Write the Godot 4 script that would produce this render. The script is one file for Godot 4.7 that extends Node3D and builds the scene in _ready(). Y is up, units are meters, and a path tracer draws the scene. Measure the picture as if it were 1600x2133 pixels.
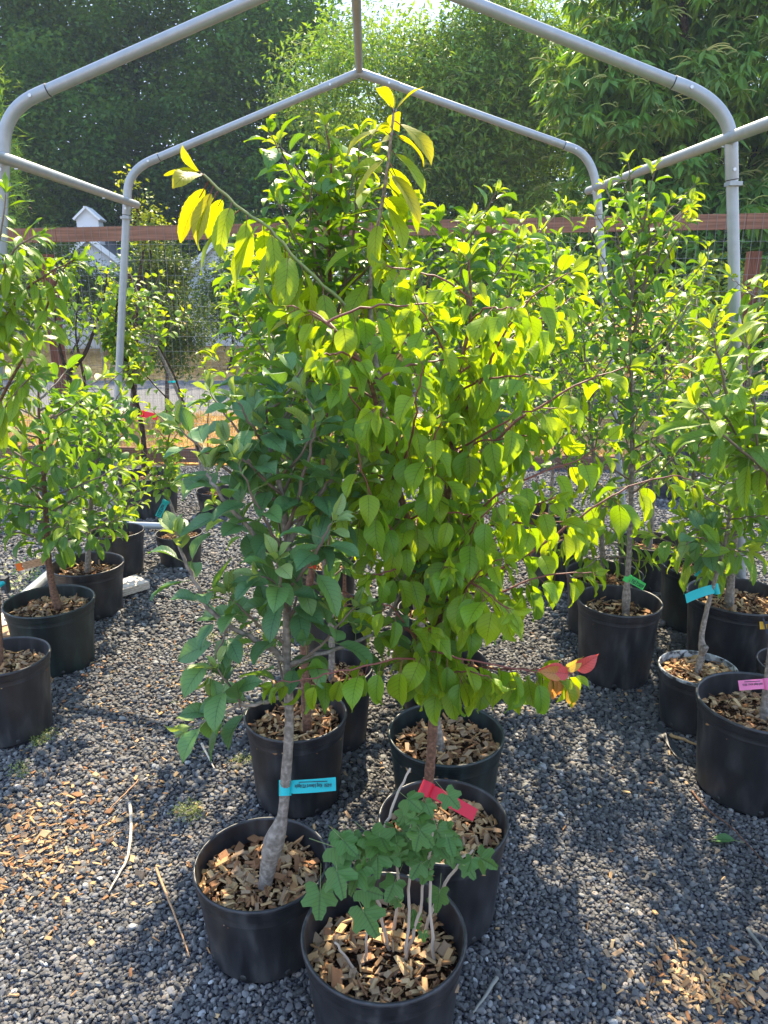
extends Node3D
# A nursery yard: potted fruit trees on dark gravel under a bare steel canopy frame, seen against the sun.
# Metres; y up; the camera looks along -z.

const EYE := Vector3(0, 1.65, 0)
const UP := Vector3.UP
var rng := RandomNumberGenerator.new()
var M := {}
var SP := {}
var taken := {}
var pots := []          # [x, z, radius] of every pot, so that gravel keeps out

# ------------------------------------------------------------------ geometry
class Geo:
	var v := PackedVector3Array()
	var uv := PackedVector2Array()
	var ix := PackedInt32Array()

	func grid(rows: Array, closed := false, us := 1.0, vs := 1.0) -> void:
		var a := v.size()
		var c: int = rows[0].size()
		var m := c + (1 if closed else 0)
		for i in rows.size():
			for j in m:
				v.append(rows[i][j % c])
				uv.append(Vector2(us * j / maxf(1, m - 1), vs * i / maxf(1, rows.size() - 1)))
		for i in rows.size() - 1:
			for j in m - 1:
				var p := a + i * m + j
				ix.append_array(PackedInt32Array([p, p + 1, p + m, p + 1, p + m + 1, p + m]))

	func tri(a: Vector3, b: Vector3, c: Vector3) -> void:
		var n := v.size()
		v.append_array(PackedVector3Array([a, b, c]))
		uv.append_array(PackedVector2Array([Vector2(0, 0), Vector2(1, 0), Vector2(0.5, 1)]))
		ix.append_array(PackedInt32Array([n, n + 1, n + 2]))

	func box(t: Transform3D, s: Vector3) -> void:
		var h := s / 2
		var p := []
		for k in 8:
			p.append(t * Vector3(h.x if k & 1 else -h.x, h.y if k & 2 else -h.y, h.z if k & 4 else -h.z))
		for f in [[0, 2, 3, 1], [4, 5, 7, 6], [0, 1, 5, 4], [2, 6, 7, 3], [0, 4, 6, 2], [1, 3, 7, 5]]:
			var n := v.size()
			for k in 4:
				v.append(p[f[k]])
				uv.append(Vector2(1 if k == 1 or k == 2 else 0, 1 if k > 1 else 0))
			ix.append_array(PackedInt32Array([n, n + 2, n + 1, n, n + 3, n + 2]))

	func smooth() -> PackedVector3Array:
		var n := PackedVector3Array()
		n.resize(v.size())
		for k in range(0, ix.size(), 3):
			var a := ix[k]
			var b := ix[k + 1]
			var c := ix[k + 2]
			var f := (v[c] - v[a]).cross(v[b] - v[a])
			n[a] += f
			n[b] += f
			n[c] += f
		var at := {}
		for k in v.size():
			var key := (v[k] * 20000.0).round()
			at[key] = at.get(key, Vector3()) + n[k]
		for k in v.size():
			var s: Vector3 = at[(v[k] * 20000.0).round()]
			n[k] = s.normalized() if s.length() > 1e-14 else Vector3.UP
		return n

	func put(m: ArrayMesh, mat: Material, soft := true) -> ArrayMesh:
		if v.is_empty():
			return m
		var a := []
		a.resize(Mesh.ARRAY_MAX)
		a[Mesh.ARRAY_VERTEX] = v
		a[Mesh.ARRAY_TEX_UV] = uv
		a[Mesh.ARRAY_INDEX] = ix
		if soft:
			a[Mesh.ARRAY_NORMAL] = smooth()
		m.add_surface_from_arrays(Mesh.PRIMITIVE_TRIANGLES, a)
		m.surface_set_material(m.get_surface_count() - 1, mat)
		return m

	func mesh(mat: Material, soft := true) -> ArrayMesh:
		return put(ArrayMesh.new(), mat, soft)


func rnd(a: float, b: float) -> float:
	return rng.randf_range(a, b)


func rv() -> Vector3:
	return Vector3(rng.randfn(), rng.randfn(), rng.randfn()).normalized()


func lin(r: float, g: float, b: float) -> Color:
	return Color(r, g, b).linear_to_srgb()


func numbered(s: String) -> String:
	var n: int = taken.get(s, 0)
	taken[s] = n + 1
	return s if n == 0 else "%s_%03d" % [s, n]


func within(p: Node3D, s: String) -> String:
	var d: Dictionary = p.get_meta("kids") if p.has_meta("kids") else {}
	var n: int = d.get(s, 0)
	d[s] = n + 1
	p.set_meta("kids", d)
	return s if n == 0 else "%s_%03d" % [s, n]


func thing(called: String, label: String, category: String, at: Vector3, group := "") -> Node3D:
	var o := Node3D.new()
	o.name = numbered(called)
	add_child(o, true)
	o.position = at
	o.set_meta("label", label)
	o.set_meta("category", category)
	if group:
		o.set_meta("group", group)
	return o


# A part: its mesh is given in world coordinates unless local is true.
func part(called: String, m: Mesh, parent: Node3D, xf := Transform3D(), label := "") -> MeshInstance3D:
	var o := MeshInstance3D.new()
	o.mesh = m
	o.name = within(parent, called)
	parent.add_child(o, true)
	o.transform = xf
	if label:
		o.set_meta("label", label)
	return o


func piece(called: String, m: Mesh, label: String, category: String, kind := "") -> MeshInstance3D:
	var o := MeshInstance3D.new()
	o.mesh = m
	o.name = numbered(called)
	add_child(o, true)
	if label:
		o.set_meta("label", label)
	if category:
		o.set_meta("category", category)
	if kind:
		o.set_meta("kind", kind)
	return o


func many(called: String, m: Mesh, xfs: Array, parent: Node3D, colors := []) -> void:
	if xfs.is_empty():
		return
	var mm := MultiMesh.new()
	mm.transform_format = MultiMesh.TRANSFORM_3D
	mm.use_colors = not colors.is_empty()
	mm.mesh = m
	mm.instance_count = xfs.size()
	for k in xfs.size():
		mm.set_instance_transform(k, xfs[k])
		if colors:
			mm.set_instance_color(k, colors[k])
	var o := MultiMeshInstance3D.new()
	o.multimesh = mm
	o.name = within(parent, called)
	parent.add_child(o, true)
	o.set_meta("kind", "stuff")


# Catmull-Rom through the points, n steps for each stretch.
func curve(p: PackedVector3Array, n := 5) -> PackedVector3Array:
	var o := PackedVector3Array()
	var c := p.size()
	for i in c - 1:
		var a := p[maxi(i - 1, 0)]
		var d := p[mini(i + 2, c - 1)]
		for k in n:
			o.append(p[i].cubic_interpolate(p[i + 1], a, d, float(k) / n))
	o.append(p[c - 1])
	return o


func tube(g: Geo, p: PackedVector3Array, rad: Callable, sides := 8, caps := true) -> void:
	var rows := []
	var side := Vector3(0.93, 0.13, 0.34)
	for i in p.size():
		var t := (p[mini(i + 1, p.size() - 1)] - p[maxi(i - 1, 0)]).normalized()
		side = (side - t * side.dot(t)).normalized()
		var b := t.cross(side)
		var r: float = rad.call(float(i) / maxf(1, p.size() - 1))
		var row := PackedVector3Array()
		for k in sides:
			var a := TAU * k / sides
			row.append(p[i] + (side * cos(a) + b * sin(a)) * r)
		rows.append(row)
	if caps:
		for e in [0, rows.size() - 1]:
			var flat := PackedVector3Array()
			for q in rows[e]:
				flat.append(p[0 if e == 0 else p.size() - 1] + (q - p[0 if e == 0 else p.size() - 1]) * 0.02)
			if e == 0:
				rows.push_front(flat)
			else:
				rows.push_back(flat)
			if e == 0:
				pass
			else:
				break
	g.grid(rows, true, 1.0, 1.0)


func lathe(g: Geo, prof: Array, sides := 48) -> void:
	var rows := []
	for q in prof:
		var row := PackedVector3Array()
		for k in sides:
			var a := -TAU * k / sides
			row.append(Vector3(cos(a) * q[0], q[1], sin(a) * q[0]))
		rows.append(row)
	g.grid(rows, true)


# ------------------------------------------------------------------ materials
func noise_tex(freq: float, ramp: Array, size := 256, oct := 4, s := 1) -> NoiseTexture2D:
	var n := FastNoiseLite.new()
	n.seed = s
	n.frequency = freq
	n.fractal_octaves = oct
	var t := NoiseTexture2D.new()
	t.width = size
	t.height = size
	t.seamless = true
	t.noise = n
	var g := Gradient.new()
	g.offsets = PackedFloat32Array()
	g.colors = PackedColorArray()
	var offs := PackedFloat32Array()
	var cols := PackedColorArray()
	for k in ramp.size():
		offs.append(ramp[k][0])
		cols.append(ramp[k][1])
	g.offsets = offs
	g.colors = cols
	t.color_ramp = g
	return t


func mat(called: String, c: Color, rough := 0.7, spec := 0.5) -> StandardMaterial3D:
	var m := StandardMaterial3D.new()
	m.resource_name = called
	m.albedo_color = c
	m.roughness = rough
	m.metallic_specular = spec
	M[called] = m
	return m


func tri_tex(m: StandardMaterial3D, t: Texture2D, scale: float, bump: Texture2D = null, height := 0.1) -> StandardMaterial3D:
	m.albedo_texture = t
	m.uv1_triplanar = true
	m.uv1_scale = Vector3.ONE * scale
	if bump:
		m.heightmap_enabled = true
		m.heightmap_texture = bump
		m.heightmap_scale = height
	return m


func vein_texture(worn := false) -> ImageTexture:
	var w := 96
	var h := 192
	var im := Image.create(w, h, false, Image.FORMAT_RGB8)
	var n := FastNoiseLite.new()
	n.frequency = 0.06
	for y in h:
		for x in w:
			var u := absf((x + 0.5) / w * 2.0 - 1.0)
			var s := (y + 0.5) / h
			var k := 1.0 - 0.24 * exp(-pow(u / 0.035, 2.0))
			var ph := fposmod((s - u * 0.22) * 9.0, 1.0)
			k -= 0.17 * exp(-pow((ph - 0.5) / 0.07, 2.0)) * (1.0 - u * 0.5)
			k -= 0.05 * absf(n.get_noise_2d(x * 1.5, y)) + 0.03 * absf(n.get_noise_2d(x * 6.0, y * 6.0))
			var c := Color(k, minf(1, k * 1.01), k * 0.97)
			if worn:
				var d := n.get_noise_2d(x * 2.6 + 90, y * 2.6) + 0.55 * maxf(0, u - 0.55) + 0.5 * maxf(0, s - 0.8) - 0.38
				c = c.lerp(Color(0.95, 0.72, 0.42) * k, clampf(d * 6.0, 0, 1))
			im.set_pixel(x, y, c)
	return ImageTexture.create_from_image(im)


func vein_height() -> ImageTexture:
	var w := 96
	var h := 192
	var im := Image.create(w, h, false, Image.FORMAT_RGB8)
	for y in h:
		for x in w:
			var u := absf((x + 0.5) / w * 2.0 - 1.0)
			var s := (y + 0.5) / h
			var ph := fposmod((s - u * 0.22) * 9.0, 1.0)
			var k := 0.75 - 0.5 * exp(-pow(u / 0.06, 2.0)) - 0.3 * exp(-pow((ph - 0.5) / 0.13, 2.0)) * (1.0 - u * 0.4)
			im.set_pixel(x, y, Color(k, k, k))
	return ImageTexture.create_from_image(im)


var veins: Texture2D
var vein_bumps: Texture2D
var worn_veins: Texture2D


func leaf_mat(called: String, c: Array, hue: Array, share: float, rough := 0.42, spec := 0.5) -> StandardMaterial3D:
	var m := mat(called, lin(c[0], c[1], c[2]), rough, spec)
	m.albedo_texture = veins
	m.heightmap_enabled = true
	m.heightmap_texture = vein_bumps
	m.heightmap_scale = 0.08
	m.backlight_enabled = true
	m.backlight = lin(hue[0] * share * 2.0, hue[1] * share * 2.0, hue[2] * share * 2.0)
	m.vertex_color_use_as_albedo = true
	m.cull_mode = BaseMaterial3D.CULL_DISABLED
	return m


func materials() -> void:
	veins = vein_texture()
	vein_bumps = vein_height()
	worn_veins = vein_texture(true)
	var fine := noise_tex(0.04, [[0.0, Color(0, 0, 0)], [1.0, Color(1, 1, 1)]], 256, 5, 3)
	var bark_ramp := [[0.2, Color(0.40, 0.37, 0.33)], [0.5, Color(0.50, 0.46, 0.42)], [0.8, Color(0.62, 0.58, 0.53)]]
	tri_tex(mat("bark", Color.WHITE, 0.85, 0.3), noise_tex(0.03, bark_ramp, 256, 5, 7), 7.0, fine, 0.12)
	tri_tex(mat("brown_bark", Color(0.85, 0.68, 0.6), 0.8, 0.35), noise_tex(0.03, bark_ramp, 256, 5, 8), 9.0, fine, 0.2)
	tri_tex(mat("dark_bark", Color(0.5, 0.46, 0.42), 0.9, 0.2), noise_tex(0.03, bark_ramp, 256, 5, 9), 2.0, fine, 2.0)
	mat("red_twig", lin(0.17, 0.05, 0.035), 0.55)
	mat("apple_twig", lin(0.17, 0.12, 0.09), 0.7)
	mat("grey_twig", lin(0.20, 0.19, 0.16), 0.75)
	mat("dry_cane", lin(0.42, 0.33, 0.25), 0.8)
	mat("green_stem", lin(0.18, 0.22, 0.07), 0.6)
	var dust := [[0.25, Color(0.38, 0.38, 0.41)], [0.55, Color(0.60, 0.60, 0.62)], [0.75, Color(0.86, 0.85, 0.84)], [0.9, Color(1, 0.98, 0.95)]]
	var dust_tex := noise_tex(0.012, dust, 512, 5, 11)
	tri_tex(mat("black_pot", lin(0.062, 0.063, 0.066), 0.42, 0.5), dust_tex, 2.3)
	tri_tex(mat("green_pot", lin(0.022, 0.050, 0.045), 0.42, 0.5), dust_tex, 2.3)
	tri_tex(mat("grey_tub", lin(0.10, 0.11, 0.14), 0.5, 0.5), dust_tex, 2.3)
	for k in ["black_pot", "green_pot"]:
		M[k].uv1_scale = Vector3(2.6, 0.7, 2.6)
		M[k].roughness_texture = noise_tex(0.02, [[0.2, Color(0.6, 0.6, 0.6)], [0.8, Color(1, 1, 1)]], 256, 5, 41)
		M[k].roughness = 0.55
	tri_tex(mat("worn_rim", lin(0.50, 0.51, 0.50), 0.7, 0.4), noise_tex(0.03, [[0.3, Color(0.2, 0.2, 0.2)], [0.5, Color(0.9, 0.9, 0.9)], [0.9, Color(1, 1, 1)]], 256, 5, 31), 4.0)
	tri_tex(mat("soil", Color(0.7, 0.62, 0.55), 0.95, 0.2), noise_tex(0.05, [[0.2, Color(0.10, 0.08, 0.06)], [0.6, Color(0.30, 0.22, 0.16)], [0.9, Color(0.5, 0.38, 0.27)]], 256, 5, 12), 6.0, fine, 0.6)
	var grain := [[0.2, Color(0.72, 0.70, 0.66)], [0.5, Color(0.9, 0.89, 0.86)], [0.8, Color(1, 1, 1)]]
	var grain_tex := noise_tex(0.02, grain, 256, 5, 13)
	var tones := [[0.56, 0.35, 0.17], [0.46, 0.25, 0.115], [0.30, 0.15, 0.075], [0.63, 0.43, 0.23], [0.40, 0.27, 0.17]]
	for k in tones.size():
		var m := tri_tex(mat("wood_chip_%d" % k, lin(tones[k][0], tones[k][1], tones[k][2]), 0.8, 0.3), grain_tex, 20.0)
		m.uv1_scale = Vector3(60, 60, 9)
		m.vertex_color_use_as_albedo = true
	mat("stone", Color.WHITE, 0.75, 0.4).vertex_color_use_as_albedo = true
	tri_tex(M.stone, noise_tex(0.03, [[0.2, Color(0.78, 0.78, 0.78)], [0.8, Color(1, 1, 1)]], 256, 5, 14), 14.0)
	tri_tex(mat("gravel_bed", Color.WHITE, 0.95, 0.2), noise_tex(0.08, [[0.25, Color(0.10, 0.10, 0.11)], [0.55, Color(0.28, 0.28, 0.30)], [0.85, Color(0.46, 0.46, 0.48)]], 512, 4, 15), 1.6, noise_tex(0.08, [[0, Color.BLACK], [1, Color.WHITE]], 512, 4, 15), 1.0)
	tri_tex(mat("dry_ground", Color.WHITE, 0.95, 0.15), noise_tex(0.02, [[0.2, Color(0.58, 0.44, 0.27)], [0.5, Color(0.74, 0.57, 0.35)], [0.8, Color(0.83, 0.68, 0.45)]], 512, 6, 16), 0.35, fine, 2.0)
	tri_tex(mat("lane", Color.WHITE, 0.9, 0.3), noise_tex(0.08, [[0.2, Color(0.32, 0.32, 0.33)], [0.8, Color(0.43, 0.43, 0.44)]], 512, 6, 17), 0.6, fine, 0.5)
	var st := tri_tex(mat("steel", lin(0.31, 0.335, 0.345), 0.42, 0.5), noise_tex(0.02, [[0.2, Color(0.95, 0.95, 0.95)], [0.8, Color(1, 1, 1)]], 256, 5, 18), 3.0)
	st.metallic = 0.35
	var zn := mat("zinc", lin(0.45, 0.47, 0.49), 0.35, 0.5)
	zn.metallic = 0.9
	mat("dark_hole", lin(0.02, 0.02, 0.02), 0.6)
	var ft := tri_tex(mat("fence_wood", Color(0.66, 0.50, 0.42), 0.85, 0.25), noise_tex(0.012, [[0.2, Color(0.66, 0.64, 0.62)], [0.5, Color(0.76, 0.74, 0.72)], [0.8, Color(0.86, 0.84, 0.82)]], 512, 5, 19), 1.0)
	ft.uv1_scale = Vector3(0.22, 6, 6)
	tri_tex(mat("post_wood", Color(0.55, 0.38, 0.31), 0.9, 0.2), ft.albedo_texture, 1.0, fine, 0.4).uv1_scale = Vector3(8, 0.8, 8)
	var wire := mat("wire", lin(0.20, 0.21, 0.22), 0.5, 0.5)
	wire.metallic = 0.6
	mat("white_paint", lin(0.72, 0.74, 0.78), 0.6)
	mat("white_trim", lin(0.80, 0.80, 0.80), 0.5)
	mat("roof_grey", lin(0.10, 0.10, 0.11), 0.9)
	mat("roof_brown", lin(0.22, 0.14, 0.10), 0.9)
	mat("window_glass", lin(0.03, 0.035, 0.04), 0.1)
	tri_tex(mat("pale_plank", Color(0.86, 0.80, 0.74), 0.85), grain_tex, 3.0).uv1_scale = Vector3(2, 14, 14)
	tri_tex(mat("stake_wood", Color(0.74, 0.58, 0.44), 0.85), grain_tex, 3.0).uv1_scale = Vector3(9, 40, 40)
	for c in [["teal", 0.0, 0.44, 0.45], ["red", 0.75, 0.012, 0.03], ["crimson", 0.62, 0.008, 0.035], ["pink", 0.72, 0.19, 0.36], ["green", 0.05, 0.52, 0.10], ["yellow", 0.75, 0.42, 0.01], ["orange", 0.75, 0.17, 0.01], ["flame", 0.70, 0.06, 0.02]]:
		var m := mat("tag_" + c[0], lin(c[1], c[2], c[3]), 0.5)
		m.backlight_enabled = true
		m.backlight = lin(c[1] * 0.5, c[2] * 0.5, c[3] * 0.5)
	mat("ink", lin(0.015, 0.02, 0.03), 0.7)
	mat("strap", lin(0.03, 0.032, 0.036), 0.5)
	mat("catkin", lin(0.36, 0.42, 0.12), 0.8).vertex_color_use_as_albedo = true
	for c in [["straw", 0.50, 0.36, 0.16], ["moss", 0.17, 0.22, 0.03], ["weed", 0.06, 0.14, 0.03]]:
		var m := mat(c[0], lin(c[1], c[2], c[3]), 0.8, 0.3)
		m.vertex_color_use_as_albedo = true
		m.backlight_enabled = true
		m.backlight = lin(0.5, 0.5, 0.3)


# ------------------------------------------------------------------ leaves
func at_table(t: Array, s: float) -> float:
	for k in t.size() - 1:
		if s <= t[k + 1][0]:
			return lerpf(t[k][1], t[k + 1][1], (s - t[k][0]) / (t[k + 1][0] - t[k][0]))
	return t[-1][1]


# A leaf one unit long: petiole from the origin along +z, blade above, upper face +y.
func leaf_mesh(table: Array, blade: Material, stalk: Material, petiole: float, arch: float, fold: float, wave: float, rows: int, teeth: float, twist: float) -> ArrayMesh:
	var g := Geo.new()
	var p := Vector3(0, 0, petiole)
	var a := 0.0
	var grid := []
	var step := 1.0 / (rows - 1)
	var ph := rnd(0, TAU)
	for i in rows:
		var s := float(i) / (rows - 1)
		var w := at_table(table, s)
		if teeth > 0 and i % 2 == 1:
			w *= 1.0 + teeth
		var row := PackedVector3Array()
		var c := Basis(Vector3.RIGHT, a)
		var tw := Basis(Vector3.BACK, twist * s)
		for j in 5:
			var u := (j - 2) / 2.0
			var wv := wave * sin(s * 9.0 + ph + (2.0 if u > 0 else 0.0)) * u * u * (0.3 + s)
			var q := Vector3(u * w * cos(fold), absf(u) * w * sin(fold) * (1.0 - 0.35 * absf(u)) + wv, 0)
			row.append(p + c * (tw * q))
		grid.append(row)
		a += arch * step * (0.4 + 1.2 * s)
		p += Basis(Vector3.RIGHT, a) * Vector3(0, 0, step)
	g.grid(grid)
	var m := g.mesh(blade)
	if petiole > 0.01:
		var k := Geo.new()
		tube(k, PackedVector3Array([Vector3.ZERO, Vector3(0, 0.012, petiole * 0.5), Vector3(0, 0, petiole), Vector3(0, -0.02 * arch, petiole + 0.18)]), func(_s): return 0.011, 3, false)
		k.put(m, stalk)
	return m


func lobed_mesh(blade: Material, stalk: Material, cup: float) -> ArrayMesh:
	var g := Geo.new()
	var rim := []
	var n := 40
	for k in n + 1:
		var f := float(k) / n
		var a := lerpf(-2.75, 2.75, f)
		var r := 0.40
		for l in [[0.0, 0.50, 0.62], [-1.1, 0.42, 0.5], [1.1, 0.42, 0.5], [-2.1, 0.32, 0.5], [2.1, 0.32, 0.5]]:
			r = maxf(r * 1.0, 0.30 + (l[1] - 0.12) * exp(-pow((a - l[0]) / (l[2] * 0.8), 2.0)))
		if absf(absf(a) - 2.75) < 0.25:
			r *= 0.75
		r *= 1.0 + (0.05 if k % 2 else -0.02)
		rim.append(Vector3(sin(a) * r, cup * r * r + 0.025 * sin(a * 5.0), 0.42 + cos(a) * r * 1.05))
	var rows := [PackedVector3Array(), PackedVector3Array(), PackedVector3Array()]
	for q in rim:
		rows[0].append(Vector3(0, 0.02, 0.4).lerp(q, 0.03))
		rows[1].append(Vector3(0, 0.0, 0.4).lerp(q, 0.55) + Vector3(0, -0.02, 0))
		rows[2].append(q)
	g.grid(rows)
	for k in g.uv.size():
		g.uv[k] = Vector2(0.5 + g.v[k].x * 0.75, g.v[k].z)
	var m := g.mesh(blade)
	var s := Geo.new()
	tube(s, PackedVector3Array([Vector3(0, 0.05, -0.4), Vector3(0, 0.03, 0), Vector3(0, 0.01, 0.42)]), func(_s): return 0.012, 3, false)
	return s.put(m, stalk)


const APPLE := [[0, 0.0], [0.08, 0.13], [0.25, 0.27], [0.45, 0.325], [0.65, 0.285], [0.82, 0.18], [0.93, 0.075], [1, 0.004]]
const SLIM := [[0, 0.0], [0.08, 0.10], [0.25, 0.225], [0.45, 0.275], [0.65, 0.24], [0.82, 0.15], [0.93, 0.06], [1, 0.003]]
const HEART := [[0, 0.02], [0.05, 0.15], [0.17, 0.285], [0.33, 0.335], [0.5, 0.305], [0.66, 0.22], [0.78, 0.135], [0.88, 0.065], [0.95, 0.028], [1, 0.002]]
const CHERRY := [[0, 0.0], [0.08, 0.10], [0.25, 0.16], [0.45, 0.195], [0.65, 0.185], [0.82, 0.125], [0.92, 0.055], [1, 0.003]]
const PEACH := [[0, 0.0], [0.1, 0.075], [0.35, 0.15], [0.55, 0.155], [0.75, 0.11], [0.9, 0.045], [1, 0.002]]
const ROUND := [[0, 0.02], [0.1, 0.22], [0.32, 0.37], [0.55, 0.36], [0.75, 0.25], [0.9, 0.11], [1, 0.004]]


# A kind of leaf: several shapes in several tones. s: table, length, tones, hue, share, stalk, petiole, arch, fold, droop, spread, step, teeth
func species(called: String, table: Array, tones: Array, hue: Array, share: float, stalk: String, d: Dictionary) -> void:
	var ms := []
	for k in tones.size():
		var lm := leaf_mat("%s_leaf_%d" % [called, k], tones[k], hue, share, d.get("rough", 0.42))
		if k == 1:
			lm.albedo_texture = worn_veins
		for q in d.get("shapes", 2):
			ms.append(leaf_mesh(table, lm, M[stalk], d.get("petiole", 0.25), d.arch * rnd(0.5, 1.5), d.fold * rnd(0.5, 1.4), d.get("wave", 0.03), d.get("rows", 7), d.get("teeth", 0.0), rnd(-0.5, 0.5)))
	d.meshes = ms
	d.per_tone = d.get("shapes", 2)
	d.stalk = stalk
	SP[called] = d


func leaf_species() -> void:
	species("apple", APPLE, [[0.13, 0.28, 0.11], [0.11, 0.25, 0.11], [0.16, 0.32, 0.10], [0.30, 0.43, 0.16]], [1, 0.84, 0.14], 0.50, "green_stem", {"size": 0.090, "arch": 0.85, "fold": 0.52, "droop": 0.18, "spread": 1.0, "step": 0.022, "petiole": 0.30, "wave": 0.04})
	species("red_apple", SLIM, [[0.17, 0.36, 0.05], [0.12, 0.28, 0.065], [0.23, 0.43, 0.04], [0.36, 0.52, 0.07]], [1, 0.82, 0.08], 0.57, "apple_twig", {"size": 0.088, "arch": 1.0, "fold": 0.55, "droop": 0.22, "spread": 0.95, "step": 0.024, "petiole": 0.26, "wave": 0.035})
	species("small_apple", SLIM, [[0.17, 0.36, 0.05], [0.12, 0.28, 0.065], [0.24, 0.44, 0.05], [0.36, 0.53, 0.07]], [1, 0.82, 0.08], 0.57, "green_stem", {"size": 0.078, "arch": 1.1, "fold": 0.6, "droop": 0.25, "spread": 1.0, "step": 0.026, "petiole": 0.26, "wave": 0.03})
	species("long_apple", CHERRY, [[0.22, 0.42, 0.05], [0.17, 0.35, 0.06], [0.28, 0.48, 0.04], [0.38, 0.53, 0.06]], [1, 0.80, 0.08], 0.62, "green_stem", {"size": 0.118, "arch": 1.1, "fold": 0.6, "droop": 0.35, "spread": 0.95, "step": 0.026, "petiole": 0.2, "wave": 0.03, "rows": 13, "teeth": 0.04, "shapes": 4})
	species("apricot", HEART, [[0.26, 0.48, 0.04], [0.30, 0.52, 0.035], [0.36, 0.55, 0.03], [0.21, 0.42, 0.045], [0.33, 0.52, 0.035]], [1, 0.79, 0.08], 0.68, "red_twig", {"size": 0.082, "arch": 1.05, "fold": 0.62, "droop": 1.25, "spread": 1.1, "step": 0.027, "petiole": 0.36, "rows": 13, "teeth": 0.045, "wave": 0.06, "rough": 0.38, "shapes": 4, "loose": 0.5})
	species("cherry", CHERRY, [[0.40, 0.58, 0.03], [0.33, 0.52, 0.03], [0.42, 0.59, 0.03], [0.44, 0.47, 0.05]], [1, 0.82, 0.05], 0.70, "red_twig", {"size": 0.152, "arch": 0.7, "fold": 0.34, "droop": 1.25, "spread": 0.95, "step": 0.036, "petiole": 0.16, "rows": 21, "teeth": 0.06, "wave": 0.02, "late": 0.93, "shapes": 3})
	species("peach", PEACH, [[0.23, 0.42, 0.035], [0.27, 0.47, 0.03], [0.17, 0.35, 0.04]], [1, 0.78, 0.07], 0.62, "green_stem", {"size": 0.115, "arch": 0.9, "fold": 0.35, "droop": 0.8, "spread": 0.9, "step": 0.020, "petiole": 0.1})
	species("plum", ROUND, [[0.24, 0.44, 0.035], [0.17, 0.36, 0.04], [0.42, 0.56, 0.03]], [1, 0.78, 0.07], 0.62, "green_stem", {"size": 0.066, "arch": 0.6, "fold": 0.35, "droop": 0.5, "spread": 1.0, "step": 0.017, "petiole": 0.3})
	species("red_tip", HEART, [[0.74, 0.11, 0.11], [0.66, 0.32, 0.09], [0.50, 0.38, 0.07]], [1, 0.8, 0.6], 0.5, "red_twig", {"size": 0.075, "arch": 0.8, "fold": 0.6, "droop": 0.8, "spread": 1.0, "step": 0.03, "petiole": 0.25, "rows": 13, "teeth": 0.04, "wave": 0.05, "shapes": 3})
	var c1 := leaf_mat("currant_leaf_0", [0.085, 0.19, 0.04], [1, 0.85, 0.2], 0.35, 0.6)
	var c2 := leaf_mat("currant_leaf_1", [0.085, 0.18, 0.03], [1, 0.85, 0.2], 0.35, 0.6)
	SP["currant"] = {"meshes": [lobed_mesh(c1, M.green_stem, -0.25), lobed_mesh(c2, M.green_stem, 0.2), lobed_mesh(c1, M.green_stem, -0.5)], "per_tone": 1, "size": 0.070}


# ------------------------------------------------------------------ potted plants
# The plant gathers [transform, mesh] of its leaves; grow() hangs the nearest 300 as parts and the rest as one mass.
func leaf_at(t: Dictionary, sp: Dictionary, p: Vector3, dir: Vector3, nrm: Vector3, size: float, tone := -1) -> void:
	var z := dir.normalized()
	var y := (nrm - z * nrm.dot(z))
	if y.length() < 0.05:
		y = (rv() - z * 0.1)
		y -= z * y.dot(z)
	y = y.normalized()
	var x := y.cross(z)
	var b := Basis(x, y, z).scaled_local(Vector3.ONE * size)
	var ms: Array = sp.meshes
	var k := rng.randi() % ms.size()
	if tone >= 0:
		k = (tone * int(sp.per_tone) + rng.randi() % int(sp.per_tone)) % ms.size()
	t.leaves.append([Transform3D(b, p), ms[k]])


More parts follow.
